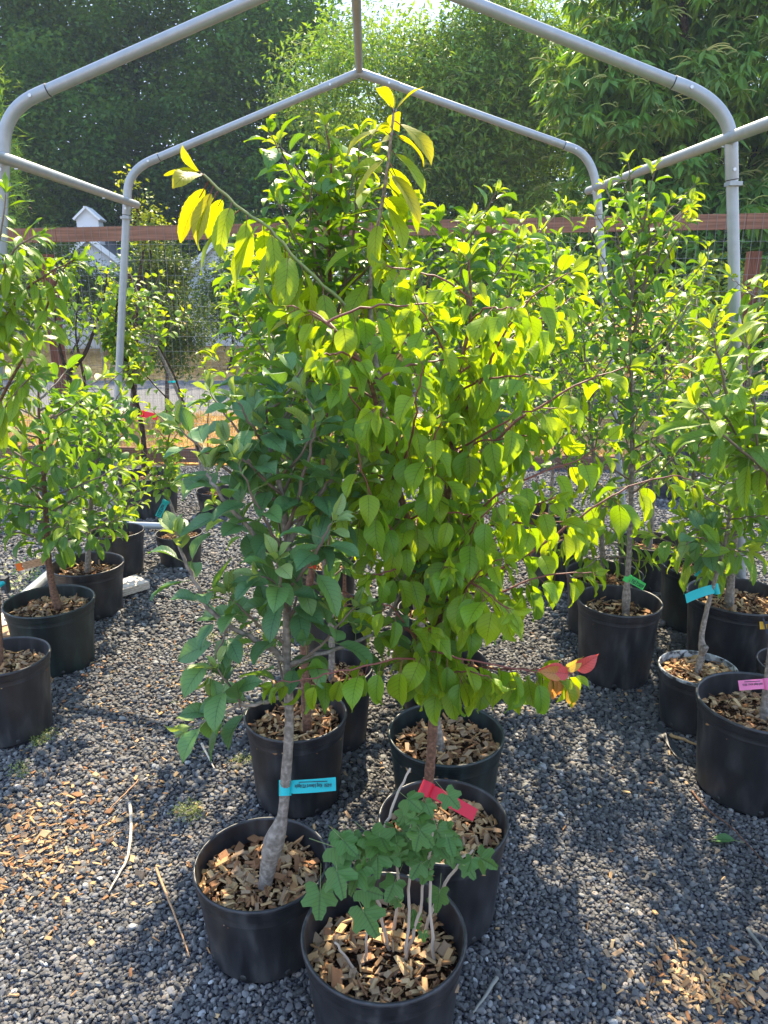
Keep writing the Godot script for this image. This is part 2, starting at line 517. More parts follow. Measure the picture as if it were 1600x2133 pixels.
func leafy(t: Dictionary, sp: Dictionary, pts: PackedVector3Array, from: float, o: Dictionary) -> void:
	var length := 0.0
	for i in pts.size() - 1:
		length += pts[i].distance_to(pts[i + 1])
	var step: float = sp.step * o.get("gap", 1.0)
	var next: float = length * from
	var run := 0.0
	var phi := rnd(0, TAU)
	var scale: float = o.get("size", 1.0)
	var tones: int = sp.meshes.size() / int(sp.per_tone)
	for i in pts.size() - 1:
		var seg := pts[i].distance_to(pts[i + 1])
		while next <= run + seg and seg > 0:
			var f := next / length
			var p := pts[i].lerp(pts[i + 1], (next - run) / seg)
			var t3 := (pts[i + 1] - pts[i]).normalized()
			var side := t3.cross(Vector3(0.3, 0.2, 0.93)).normalized()
			var n := side.rotated(t3, phi)
			phi += 2.4 + rnd(-0.4, 0.4)
			var young := clampf((f - 0.8) / 0.2, 0.0, 1.0)
			var a: float = sp.spread * rnd(0.8, 1.2) * (1.0 - 0.45 * young)
			var dir := t3 * cos(a) + n * sin(a)
			var dr: float = sp.droop * rnd(0.6, 1.3) * (1.0 - 0.5 * young * (1.0 if sp.droop < 1.0 else 0.4))
			dir = (dir + Vector3(0, -dr, 0) + rv() * 0.6 * (float(sp.get("loose", 0.35)) - 0.1)).normalized()
			var up := (UP * 0.8 + t3 * 0.5 + n * (0.9 if sp.droop > 1.0 else 0.15) + rv() * float(sp.get("loose", 0.35)))
			var tone := rng.randi() % maxi(1, tones - 1)
			if (young > 0.3 if not sp.has("late") else f > sp.late) and rng.randf() < 0.7:
				tone = tones - 1
			leaf_at(t, sp, p, dir, up, sp.size * scale * rnd(0.72, 1.12) * (1.0 - (0.15 if sp.has("late") else 0.42) * young), tone)
			next += step * rnd(0.7, 1.3) * (1.0 - 0.3 * young)
		run += seg
	# the bud at the tip
	var tip := pts[-1]
	var t3 := (tip - pts[-2]).normalized()
	for k in o.get("bud", 4):
		var n := t3.cross(Vector3(0.3, 0.2, 0.93)).normalized().rotated(t3, k * 1.9)
		var dir := (t3 + n * rnd(0.3, 0.7) + Vector3(0, -0.35 * sp.droop, 0)).normalized()
		leaf_at(t, sp, tip, dir, t3 * 0.2 - n + UP * 0.6, sp.size * scale * rnd(0.35, 0.6), tones - 1)


# One branch of a plant, a part of its own, with its leaves.
func shoot(t: Dictionary, raw: PackedVector3Array, r0: float, r1: float, sp_name: String, from := 0.2, o := {}) -> PackedVector3Array:
	var pts := curve(raw, 4)
	for i in range(1, pts.size() - 1):
		pts[i] += rv() * 0.003
	var g := Geo.new()
	tube(g, pts, func(s): return lerpf(r0, r1, s), 6)
	part("branch", g.mesh(M[o.get("bark", t.twig)]), t.node, t.back)
	if from < 1.0:
		leafy(t, SP[sp_name], pts, from, o)
	return pts


func along(p: PackedVector3Array, s: float) -> Vector3:
	var f := clampf(s, 0, 1) * (p.size() - 1)
	var i := mini(int(f), p.size() - 2)
	return p[i].lerp(p[i + 1], f - i)


# Side branches by the dozen round a stem. long0, long1: their length at the first and the last; rise: the angle over the horizontal.
func clothe(t: Dictionary, stem: PackedVector3Array, s0: float, s1: float, n: int, long0: float, long1: float, rise: float, sp_name: String, o := {}) -> void:
	var phi := rnd(0, TAU)
	for k in n:
		var f := (k + rnd(0.1, 0.9)) / n
		var p := along(stem, lerpf(s0, s1, f))
		phi += 2.4 + rnd(-0.5, 0.5)
		var l := lerpf(long0, long1, f) * rnd(0.7, 1.25)
		var e := rise * rnd(0.7, 1.3)
		var out := Vector3(cos(phi), 0, sin(phi) * o.get("depth", 1.0))
		out += o.get("pull", Vector3.ZERO)
		var d := (out.normalized() * cos(e) + UP * sin(e)).normalized()
		var bend: float = o.get("bend", 0.25)
		var a := PackedVector3Array([p, p + d * l * 0.35 + UP * l * 0.02, p + d * l * 0.7 + UP * l * bend * 0.45, p + d * l + UP * l * bend])
		shoot(t, a, o.get("r0", 0.0045) * (0.6 + 0.4 * l / maxf(long0, 0.05)), 0.0016, sp_name, o.get("from", 0.12), o)


func stem(t: Dictionary, raw: PackedVector3Array, radii: Array, bark: String, called := "trunk") -> PackedVector3Array:
	var pts := curve(raw, 5)
	var g := Geo.new()
	var n := FastNoiseLite.new()
	n.seed = int(absf(raw[0].x) * 1000)
	n.frequency = 1.3
	tube(g, pts, func(s): return at_table(radii, s) * (1.0 + 0.16 * n.get_noise_1d(s * 14.0)), 10)
	part(called, g.mesh(M[bark]), t.node, t.back)
	return pts


func pot_mesh(r: float, h: float, body: Material, ribs: bool, rim: Material = null) -> ArrayMesh:
	var g := Geo.new()
	var b := r * 0.84
	var prof := [[0.0, 0.004], [b * 0.96, 0.004], [b, 0.012]]
	for k in 5:
		var s := (k + 1) / 6.0
		prof.append([lerpf(b, r * 0.945, s), lerpf(0.012, h - 0.062, s)])
	prof.append_array([[r * 0.945, h - 0.062], [r * 0.957, h - 0.060], [r * 0.959, h - 0.054], [r * 0.950, h - 0.051], [r * 0.956, h - 0.038], [r * 0.962, h - 0.036], [r * 0.985, h - 0.033], [r * 0.99, h - 0.012]])
	lathe(g, prof, 56)
	if ribs:
		for k in g.v.size():
			var q := g.v[k]
			if q.y > 0.01 and q.y < h - 0.064:
				var a := atan2(q.z, q.x)
				var f := 1.0 - 0.012 * (0.5 + 0.5 * sin(a * 28.0))
				g.v[k] = Vector3(q.x * f, q.y, q.z * f)
	var m := g.mesh(body)
	var l := Geo.new()
	lathe(l, [[r * 0.99, h - 0.014], [r * 1.008, h - 0.011], [r * 1.012, h - 0.006], [r * 1.004, h - 0.0015], [r * 0.99, h], [r * 0.968, h - 0.001], [r * 0.958, h - 0.007], [r * 0.952, h - 0.03]], 56)
	l.put(m, rim if rim else body)
	var dh := Geo.new()
	for k in 8:
		var a := TAU * (k + 0.3) / 8
		var c := Vector3(cos(a), 0, sin(a))
		tube(dh, PackedVector3Array([c * (b - 0.002) + UP * 0.024, c * (b + 0.0025) + UP * 0.024]), func(_s): return 0.009, 8)
	dh.put(m, M.dark_hole)
	var i := Geo.new()
	lathe(i, [[r * 0.952, h - 0.03], [r * 0.935, h - 0.06], [r * 0.90, h * 0.45]], 56)
	i.put(m, body)
	return m


var chip_meshes := []


func chips() -> void:
	for k in 15:
		var g := Geo.new()
		var w := rnd(0.22, 0.48) if k < 10 else rnd(0.09, 0.16)
		var p := []
		for q in 8:
			p.append(Vector3((w if q & 1 else -w) * rnd(0.6, 1.0), (0.10 if q & 2 else -0.10) * rnd(0.3, 1.2), (0.55 if q & 4 else -0.55) * rnd(0.55, 1.0)))
		for f in [[0, 2, 3, 1], [4, 5, 7, 6], [0, 1, 5, 4], [2, 6, 7, 3], [0, 4, 6, 2], [1, 3, 7, 5]]:
			g.tri(p[f[0]], p[f[2]], p[f[1]])
			g.tri(p[f[0]], p[f[3]], p[f[2]])
		chip_meshes.append(g.mesh(M["wood_chip_%d" % (k % 5)], false))


func chip_turn(s: float) -> Basis:
	var b := Basis(UP, rnd(0, TAU)) * Basis(Vector3.RIGHT, rng.randfn(0, 0.42)) * Basis(Vector3.BACK, rng.randfn(0, 0.42))
	return b.scaled_local(Vector3(s * rnd(0.5, 1.0), s * rnd(0.5, 1.1), s * rnd(0.8, 1.35)))


# x, z, radius and height of the pot; near pots get single chips, far ones one mass.
func potted(called: String, label: String, x: float, z: float, r: float, h: float, o := {}) -> Dictionary:
	var node := thing(called, label, o.get("category", "potted tree"), Vector3(x, 0, z), o.get("group", "potted fruit trees on the gravel"))
	var t := {"node": node, "leaves": [], "back": Transform3D(Basis(), -node.position), "twig": o.get("twig", "apple_twig")}
	pots.append([x, z, r])
	var body: String = o.get("pot", "black_pot")
	part("pot", pot_mesh(r, h, M[body], o.get("ribs", false), M.worn_rim if o.get("worn", false) else null), node)
	var top: float = h - o.get("sunk", 0.055)
	t.top = top
	var g := Geo.new()
	var rows := []
	for i in 7:
		var row := PackedVector3Array()
		for k in 32:
			var a := -TAU * k / 32
			var rr := r * 0.93 * (6 - i) / 6.0 + 0.0005
			row.append(Vector3(cos(a) * rr, top - 0.012 + 0.012 * (1.0 - rr / r), sin(a) * rr))
		rows.append(row)
	g.grid(rows, true)
	var soil := part("mulch", g.mesh(M.soil), node)
	var singles: int = o.get("singles", 0)
	var n: int = singles + int(o.get("chips", 250) * (2.7 if singles > 100 else 1.4))
	var rest := {}
	for k in n:
		var rr := r * 0.90 * sqrt(rng.randf())
		var a := rnd(0, TAU)
		var s := rnd(0.5, 1.5) * 0.020 * (1.25 if k < singles else 0.9)
		var mound := 0.014 * (1.0 - rr / r)
		var lift := mound + (rnd(0.001, 0.017) if k < singles else rnd(-0.012, 0.006))
		var xf := Transform3D(chip_turn(s), Vector3(cos(a) * rr, top + lift - 0.006, sin(a) * rr))
		var m: Mesh = chip_meshes[rng.randi() % chip_meshes.size()]
		if k < singles:
			part("wood_chip", m, soil, xf)
		else:
			if not rest.has(m):
				rest[m] = [[], []]
			rest[m][0].append(xf)
			var v := rnd(0.55, 1.1)
			rest[m][1].append(Color(v, v * rnd(0.92, 1.02), v * rnd(0.85, 1.0)))
	for m in rest:
		many("wood_chips", m, rest[m][0], soil, rest[m][1])
	return t


func grow(t: Dictionary, most := 300) -> void:
	var l: Array = t.leaves
	l.sort_custom(func(a, b): return a[0].origin.distance_squared_to(EYE) < b[0].origin.distance_squared_to(EYE))
	var rest := {}
	for k in l.size():
		var xf: Transform3D = t.back * l[k][0]
		if k < most:
			part("leaf", l[k][1], t.node, xf)
		else:
			if not rest.has(l[k][1]):
				rest[l[k][1]] = [[], []]
			rest[l[k][1]][0].append(xf)
			var v := rnd(0.8, 1.15)
			rest[l[k][1]][1].append(Color(v, v, v))
	for m in rest:
		many("leaves", m, rest[m][0], t.node, rest[m][1])


# A plastic tape tag: a loop round the stem and a flag with its print.
func tag(t: Dictionary, p: Vector3, dir: Vector3, tone: String, length: float, wide: float, text := "", flip := false, r := 0.012, sag := 0.0, label := "") -> void:
	var a := dir.normalized()
	var face := (EYE - p).normalized()
	face = (face - a * face.dot(a)).normalized()
	var w := face.cross(a).normalized()
	if w.y < 0:
		w = -w
	var g := Geo.new()
	var front := []
	var back := []
	for i in 13:
		var s := float(i) / 12
		var c := p + a * (r * 0.8 + length * s) + UP * (-sag * s * s) + face * (0.006 * sin(s * 4.0))
		var notch := 0.8 if i == 0 else 1.0
		front.append(PackedVector3Array([c - w * wide * 0.5 * notch + face * 0.0004, c + w * wide * 0.5 * notch + face * 0.0004]))
		back.append(PackedVector3Array([c + w * wide * 0.5 * notch - face * 0.0004, c - w * wide * 0.5 * notch - face * 0.0004]))
	g.grid(front)
	g.grid(back)
	tube(g, PackedVector3Array([p - w * wide * 0.62, p, p + w * wide * 0.55]), func(_s): return r * 1.12, 12, false)
	var o := part("tag", g.mesh(M["tag_" + tone]), t.node, t.back, label)
	if text:
		var tm := TextMesh.new()
		var f := SystemFont.new()
		f.font_names = PackedStringArray(["Droid Sans"])
		f.font_weight = 700
		tm.font = f
		tm.text = text
		tm.font_size = 24
		tm.depth = 0.0
		tm.curve_step = 4.0
		tm.pixel_size = 0.00035
		tm.material = M.ink
		var wd: float = tm.get_aabb().size.x
		tm.pixel_size *= length * 0.80 / maxf(wd, 0.001)
		tm.depth = 0.0002
		var x := a
		var y := w
		if flip:
			x = -x
			y = -y
		var q := p + a * (r * 0.8 + length * 0.52) + face * 0.0072 + UP * (-sag * 0.27)
		part("lettering", tm, o, Transform3D(Basis(x, y * 1.8, x.cross(y)), q))
		var line := Geo.new()
		line.box(Transform3D(Basis(x, y, x.cross(y)), q + y * (-wide * 0.30)), Vector3(length * 0.62, wide * 0.06, 0.0004))
		part("print_line", line.mesh(M.ink, false), o)


# ------------------------------------------------------------------ the setting
func stone_mesh(k: int) -> ArrayMesh:
	var g := Geo.new()
	var dirs := []
	for i in 9:
		dirs.append([rv(), rnd(0.5, 0.85)])
	var s := SphereMesh.new()
	s.radial_segments = 7
	s.rings = 3
	s.radius = 1.0
	s.height = 2.0
	var a := s.get_mesh_arrays()
	var vs: PackedVector3Array = a[Mesh.ARRAY_VERTEX]
	var seen := {}
	for i in vs.size():
		var key := (vs[i] * 100).round()
		if not seen.has(key):
			var q := vs[i]
			for d in dirs:
				var over: float = q.dot(d[0]) - d[1]
				if over > 0:
					q -= d[0] * over
			seen[key] = q * Vector3(1, 0.55, 0.74) * rnd(0.9, 1.08)
		vs[i] = seen[key]
	var ix: PackedInt32Array = a[Mesh.ARRAY_INDEX]
	for i in range(0, ix.size(), 3):
		if vs[ix[i]] != vs[ix[i + 1]] and vs[ix[i]] != vs[ix[i + 2]] and vs[ix[i + 1]] != vs[ix[i + 2]]:
			g.tri(vs[ix[i]], vs[ix[i + 1]], vs[ix[i + 2]])
	return g.mesh(M.stone, false)


func sheet(called: String, a: Vector3, b: Vector3, c: Vector3, d: Vector3, m: Material) -> MeshInstance3D:
	var g := Geo.new()
	g.grid([PackedVector3Array([a, b]), PackedVector3Array([d, c])])
	return piece(called, g.mesh(m), "", "", "structure")


func seen_from_camera(p: Vector3, margin: float) -> bool:
	var q := p - EYE
	var zc := -q.y * sin(0.28274) - q.z * cos(0.28274)
	if zc < 0.3:
		return false
	var yc := q.y * cos(0.28274) - q.z * sin(0.28274)
	return absf(q.x) < zc * 0.4994 + margin and absf(yc) < zc * 0.6657 + margin


func free_of_pots(p: Vector3) -> bool:
	for q in pots:
		if Vector2(p.x - q[0], p.z - q[1]).length() < q[2] * 0.84:
			return false
	return true


func ground() -> void:
	sheet("ground", Vector3(-90, -0.02, 20), Vector3(90, -0.02, 20), Vector3(90, -0.02, -120), Vector3(-90, -0.02, -120), M.dry_ground)
	sheet("lane", Vector3(-40, -0.012, -10.6), Vector3(40, -0.012, -10.2), Vector3(40, -0.012, -14.2), Vector3(-40, -0.012, -14.9), M.lane)
	var bed := sheet("gravel_bed", Vector3(-7, 0, 6), Vector3(7, 0, 6), Vector3(7, 0, -7.1), Vector3(-7, 0, -7.4), M.gravel_bed)
	var kinds := []
	for k in 8:
		kinds.append(stone_mesh(k))
	var xf := [[], [], [], [], [], [], [], []]
	var col := [[], [], [], [], [], [], [], []]
	var tint := FastNoiseLite.new()
	tint.frequency = 1.4
	var z := -0.75
	while z > -7.2:
		var gap := 0.0115 if z > -2.2 else 0.015 if z > -3.4 else 0.0195
		var x := -4.2
		while x < 4.2:
			var p := Vector3(x + rnd(-0.5, 0.5) * gap, 0, z + rnd(-0.5, 0.5) * gap)
			x += gap
			if not seen_from_camera(p, 1.0) or not free_of_pots(p):
				continue
			var s := gap * rnd(0.48, 1.0) * (1.4 if rng.randf() < 0.12 else 1.0)
			p.y = s * rnd(0.0, 0.55)
			var k := rng.randi() % 8
			xf[k].append(Transform3D(Basis(rv(), rng.randfn(0, 0.5)) * Basis(UP, rnd(0, TAU)).scaled(Vector3.ONE * s), p))
			var v := 0.118 * exp(rng.randfn(0, 0.36)) * (1.0 + 0.25 * tint.get_noise_2d(p.x, p.z))
			var c := Color(v * 1.03, v, v * 0.975)
			if rng.randf() < 0.06:
				c = Color(v * 1.6, v * 1.35, v * 1.15)
			elif rng.randf() < 0.05:
				c = Color(v * 1.9, v * 1.9, v * 1.85)
			col[k].append(c)
		z -= gap
	var gravel := Node3D.new()
	gravel.name = "gravel"
	add_child(gravel)
	gravel.set_meta("kind", "stuff")
	gravel.set_meta("label", "dark grey crushed stone lying loose over the yard")
	for k in 8:
		many("stones", kinds[k], xf[k], gravel, col[k])
	# wood chips that fell on the gravel
	var spots := []
	for k in 150:
		var q := Vector3(rng.randfn(-1.06, 0.17), 0, rng.randfn(-1.93, 0.17))
		spots.append(q)
	for k in 45:
		spots.append(Vector3(0.783, 0.000, -1.499) + Vector3(rng.randfn(0, 0.08), 0, rng.randfn(0, 0.06)))
	for k in 105:
		var q := Vector3(rnd(-1.6, 1.5), 0, -1.0 - 3.2 * pow(rng.randf(), 1.5))
		spots.append(q)
	var far := {}
	for q in spots:
		if not free_of_pots(q) or not seen_from_camera(q, 0.1):
			continue
		var s := rnd(0.5, 1.4) * 0.024
		part("wood_chip", chip_meshes[rng.randi() % 12], bed, Transform3D(chip_turn(s), q + UP * rnd(0.008, 0.014)))
	for k in 1100:
		var q := Vector3(rng.randfn(-1.05, 0.19), rnd(0.005, 0.013), rng.randfn(-1.97, 0.17))
		if k % 4 == 0:
			q = Vector3(0.789, 0.000, -1.485) + Vector3(rng.randfn(0, 0.09), rnd(0.005, 0.013), rng.randfn(0, 0.06))
		elif k % 4 == 1:
			q = Vector3(rnd(-1.5, 1.4), rnd(0.005, 0.013), rnd(-3.2, -1.0))
		if free_of_pots(q):
			var m: Mesh = chip_meshes[rng.randi() % 12]
			if not far.has(m):
				far[m] = []
			far[m].append(Transform3D(chip_turn(rnd(0.009, 0.024)), q))
	for k in 1500:
		var q := Vector3(rnd(-2.6, 2.2), rnd(0.004, 0.012), rnd(-6.8, -2.4))
		if rng.randf() < 0.45:
			q = Vector3(rng.randfn(-0.98, 0.25), rnd(0.004, 0.012), rng.randfn(-2.9, 0.6))
		if free_of_pots(q):
			var m: Mesh = chip_meshes[rng.randi() % 12]
			if not far.has(m):
				far[m] = []
			far[m].append(Transform3D(chip_turn(rnd(0.008, 0.022)), q))
	for m in far:
		many("wood_chips", m, far[m], bed)
	# dry grass beyond the fence, weeds and moss
	var g := Geo.new()
	for k in 9:
		var a := rnd(0, TAU)
		var o := Vector3(rnd(-0.05, 0.05), 0, rnd(-0.05, 0.05))
		var d := Vector3(cos(a), 0, sin(a))
		var w := Vector3(-d.z, 0, d.x) * 0.004
		var h := rnd(0.05, 0.11)
		g.tri(o - w, o + w, o + UP * h * 0.7 + d * h * 0.35)
		g.tri(o + UP * h * 0.6 + d * h * 0.25 - w * 0.6, o + UP * h * 0.6 + d * h * 0.25 + w * 0.6, o + UP * h + d * h * 0.9)
	var straw := g.mesh(M.straw, false)
	var sx := []
	var sc := []
	for k in 17000:
		var q := Vector3(rnd(-9, 9), -0.02, rnd(-10.4, -7.45)) if k < 9000 else Vector3(rnd(-16, 14), -0.02, rnd(-23, -14.8))
		sx.append(Transform3D(Basis(UP, rnd(0, TAU)).scaled(Vector3.ONE * rnd(0.6, 1.5)), q))
		var v := rnd(0.6, 1.25)
		sc.append(Color(v, v * rnd(0.88, 1.02), v * rnd(0.7, 1.0)))
	var grass := Node3D.new()
	grass.name = "dry_grass"
	add_child(grass)
	grass.set_meta("kind", "stuff")
	grass.set_meta("label", "straw coloured dry grass on both sides of the lane")
	many("blades", straw, sx, grass, sc)
	var mg := Geo.new()
	for k in 10:
		var o := Vector3(rng.randfn(0, 0.012), rnd(0.003, 0.012), rng.randfn(0, 0.012))
		var a := rv() * 0.006
		var b := rv() * 0.006
		mg.tri(o, o + a, o + b)
	var moss := mg.mesh(M.moss, false)
	var mx := []
	for c in PackedVector3Array([Vector3(-0.641, 0.000, -2.129), Vector3(-0.628, 0.000, -2.141), Vector3(-1.302, 0.000, -2.557), Vector3(-1.288, 0.000, -2.590), Vector3(-1.286, 0.000, -2.362), Vector3(-0.513, 0.000, -2.419), Vector3(-0.467, 0.000, -4.388), Vector3(-0.427, 0.000, -4.430), Vector3(-0.876, 0.000, -4.743), Vector3(-0.534, 0.000, -4.472), Vector3(-0.811, 0.000, -3.622), Vector3(-0.872, 0.000, -3.453)]):
		for k in 26:
			mx.append(Transform3D(Basis(rv(), rnd(0, 3)).scaled(Vector3.ONE * rnd(0.6, 1.2)), c + Vector3(rng.randfn(0, 0.022), 0.010, rng.randfn(0, 0.022))))
	for k in 260:
		mx.append(Transform3D(Basis(rv(), rnd(0, 3)).scaled(Vector3.ONE * rnd(0.4, 1.0)), Vector3(rng.randfn(-0.62, 0.14), 0.010, rng.randfn(-3.6, 0.5))))
	var mo := Node3D.new()
	mo.name = "moss"
	add_child(mo)
	mo.set_meta("kind", "stuff")
	mo.set_meta("label", "yellow green moss growing in patches between the stones")
	many("moss_tufts", moss, mx, mo)


func stick(label: String, pts: PackedVector3Array, r: float, m := "pale_plank", lift := 0.012, called := "fallen_twig") -> void:
	var q := curve(pts, 4)
	for k in q.size():
		q[k].y = lift + absf(rng.randfn(0, 0.003))
	var g := Geo.new()
	tube(g, q, func(s): return r * (1.0 - 0.6 * s), 6)
	piece(called, g.mesh(M[m]), label, "twig")


func litter() -> void:
	stick("long pale bent twig on the gravel in front of the left row", PackedVector3Array([Vector3(-0.842, 0.000, -2.177), Vector3(-0.804, 0.000, -2.071), Vector3(-0.769, 0.000, -1.932), Vector3(-0.772, 0.000, -1.853), Vector3(-0.776, 0.000, -1.783)]), 0.006)
	stick("thin reddish twig lying left of the front left pot", PackedVector3Array([Vector3(-0.669, 0.000, -1.876), Vector3(-0.593, 0.000, -1.745), Vector3(-0.538, 0.000, -1.646), Vector3(-0.495, 0.000, -1.565)]), 0.004, "stake_wood")
	stick("short straight twig left of the second pot of the middle group", PackedVector3Array([Vector3(-0.681, 0.000, -2.519), Vector3(-0.636, 0.000, -2.434), Vector3(-0.599, 0.000, -2.362)]), 0.005)
	stick("slim twig crossing the chips at the left", PackedVector3Array([Vector3(-0.850, 0.000, -2.301), Vector3(-0.873, 0.000, -2.228), Vector3(-0.897, 0.000, -2.141)]), 0.003, "stake_wood")
	stick("very long thin twig running below the big right hand pot", PackedVector3Array([Vector3(1.043, 0.000, -2.240), Vector3(1.057, 0.000, -2.153), Vector3(1.096, 0.000, -2.060), Vector3(1.117, 0.000, -1.973), Vector3(1.132, 0.000, -1.882)]), 0.004, "brown_bark")
	stick("short grey stick near the lower right edge", PackedVector3Array([Vector3(0.969, 0.000, -1.658), Vector3(0.973, 0.000, -1.615), Vector3(0.980, 0.000, -1.570)]), 0.006, "grey_twig")
	stick("pale stick below the front right pot of the middle group", PackedVector3Array([Vector3(0.279, 0.000, -1.502), Vector3(0.243, 0.000, -1.452), Vector3(0.209, 0.000, -1.408)]), 0.006, "grey_twig")
	stick("pale splinter of wood beside the small worn pot", PackedVector3Array([Vector3(1.091, 0.000, -2.580), Vector3(1.134, 0.000, -2.548), Vector3(1.175, 0.000, -2.510)]), 0.008, "wood_chip_0", 0.012, "wood_splinter")
	# a flat black strap half buried by the worn pot
	var g := Geo.new()
	var rows := []
	for p in PackedVector3Array([Vector3(1.072, 0.000, -2.657), Vector3(1.070, 0.000, -2.557), Vector3(1.073, 0.000, -2.479), Vector3(1.074, 0.000, -2.419)]):
		rows.append(PackedVector3Array([p + Vector3(-0.012, 0.014, 0), p + Vector3(0.012, 0.016, 0)]))
	g.grid(rows)
	piece("flat_strap", g.mesh(M.strap), "flat black plastic strap on the gravel beside the worn pot", "strap")
	# boards and a pipe by the left post
	var b := Geo.new()
	b.box(Transform3D(Basis(UP, -0.80) * Basis(Vector3.RIGHT, 0.02), Vector3(-1.770, 0.238, -3.720) * Vector3(1, 0, 1) + UP * 0.035), Vector3(0.16, 0.04, 1.1))
	piece("plank", b.mesh(M.pale_plank, false), "weathered pale plank on the ground by the left canopy leg", "plank")
	var b2 := Geo.new()
	b2.box(Transform3D(Basis(UP, -1.05), Vector3(-1.784, 0.221, -3.500) * Vector3(1, 0, 1) + UP * 0.028), Vector3(0.14, 0.03, 0.5))
	piece("short_board", b2.mesh(M.stake_wood, false), "short brown board lying behind the green left pot", "board")
	var q := Geo.new()
	tube(q, PackedVector3Array([Vector3(-1.887, 0.217, -3.620) * Vector3(1, 0, 1) + UP * 0.1, Vector3(-1.901, 0.172, -4.100) * Vector3(1, 0, 1) + UP * 0.09]), func(_s): return 0.028, 12)
	piece("loose_pipe", q.mesh(M.steel), "loose grey steel pipe lying along the pale plank", "pipe")
	var lw := Geo.new()
	for k in 26:
		var o := Vector3(-2.060, 0.195, -4.100) * Vector3(1, 0, 1) + Vector3(rng.randfn(0, 0.05), 0, rng.randfn(0, 0.06))
		var d := Vector3(rng.randfn(0, 0.3), 1, rng.randfn(0, 0.3)).normalized()
		for n in 5:
			var c := o + d * (0.03 + 0.035 * n)
			var s := rv() * 0.028
			lw.tri(c, c + s, c + s * 0.5 + rv() * 0.016)
	piece("weeds", lw.mesh(M.weed, false), "leafy green weeds growing behind the left canopy leg", "weeds", "stuff")
	# a green leaf that dropped under the big right pot
	var lf := MeshInstance3D.new()
	lf.mesh = SP["apple"].meshes[0]
	lf.name = "fallen_leaf"
	add_child(lf)
	lf.transform = Transform3D(Basis(UP, -1.9).scaled(Vector3.ONE * 0.085), Vector3(1.104, 0.067, -1.980) * Vector3(1, 0, 1) + UP * 0.02)
	lf.set_meta("label", "fallen green leaf on the gravel below the pink tagged pot")
	lf.set_meta("category", "leaf")


# ------------------------------------------------------------------ the canopy frame
func pipe(called: String, p: PackedVector3Array, r: float, parent: Node3D, m := "steel") -> Node3D:
	var g := Geo.new()
	tube(g, p, func(_s): return r, 20)
	return part(called, g.mesh(M[m]), parent)


func bolt(p: Vector3, d: Vector3, parent: Node3D) -> void:
	var g := Geo.new()
	tube(g, PackedVector3Array([p, p + d.normalized() * 0.005]), func(_s): return 0.0075, 6)
	part("bolt", g.mesh(M.zinc, false), parent)


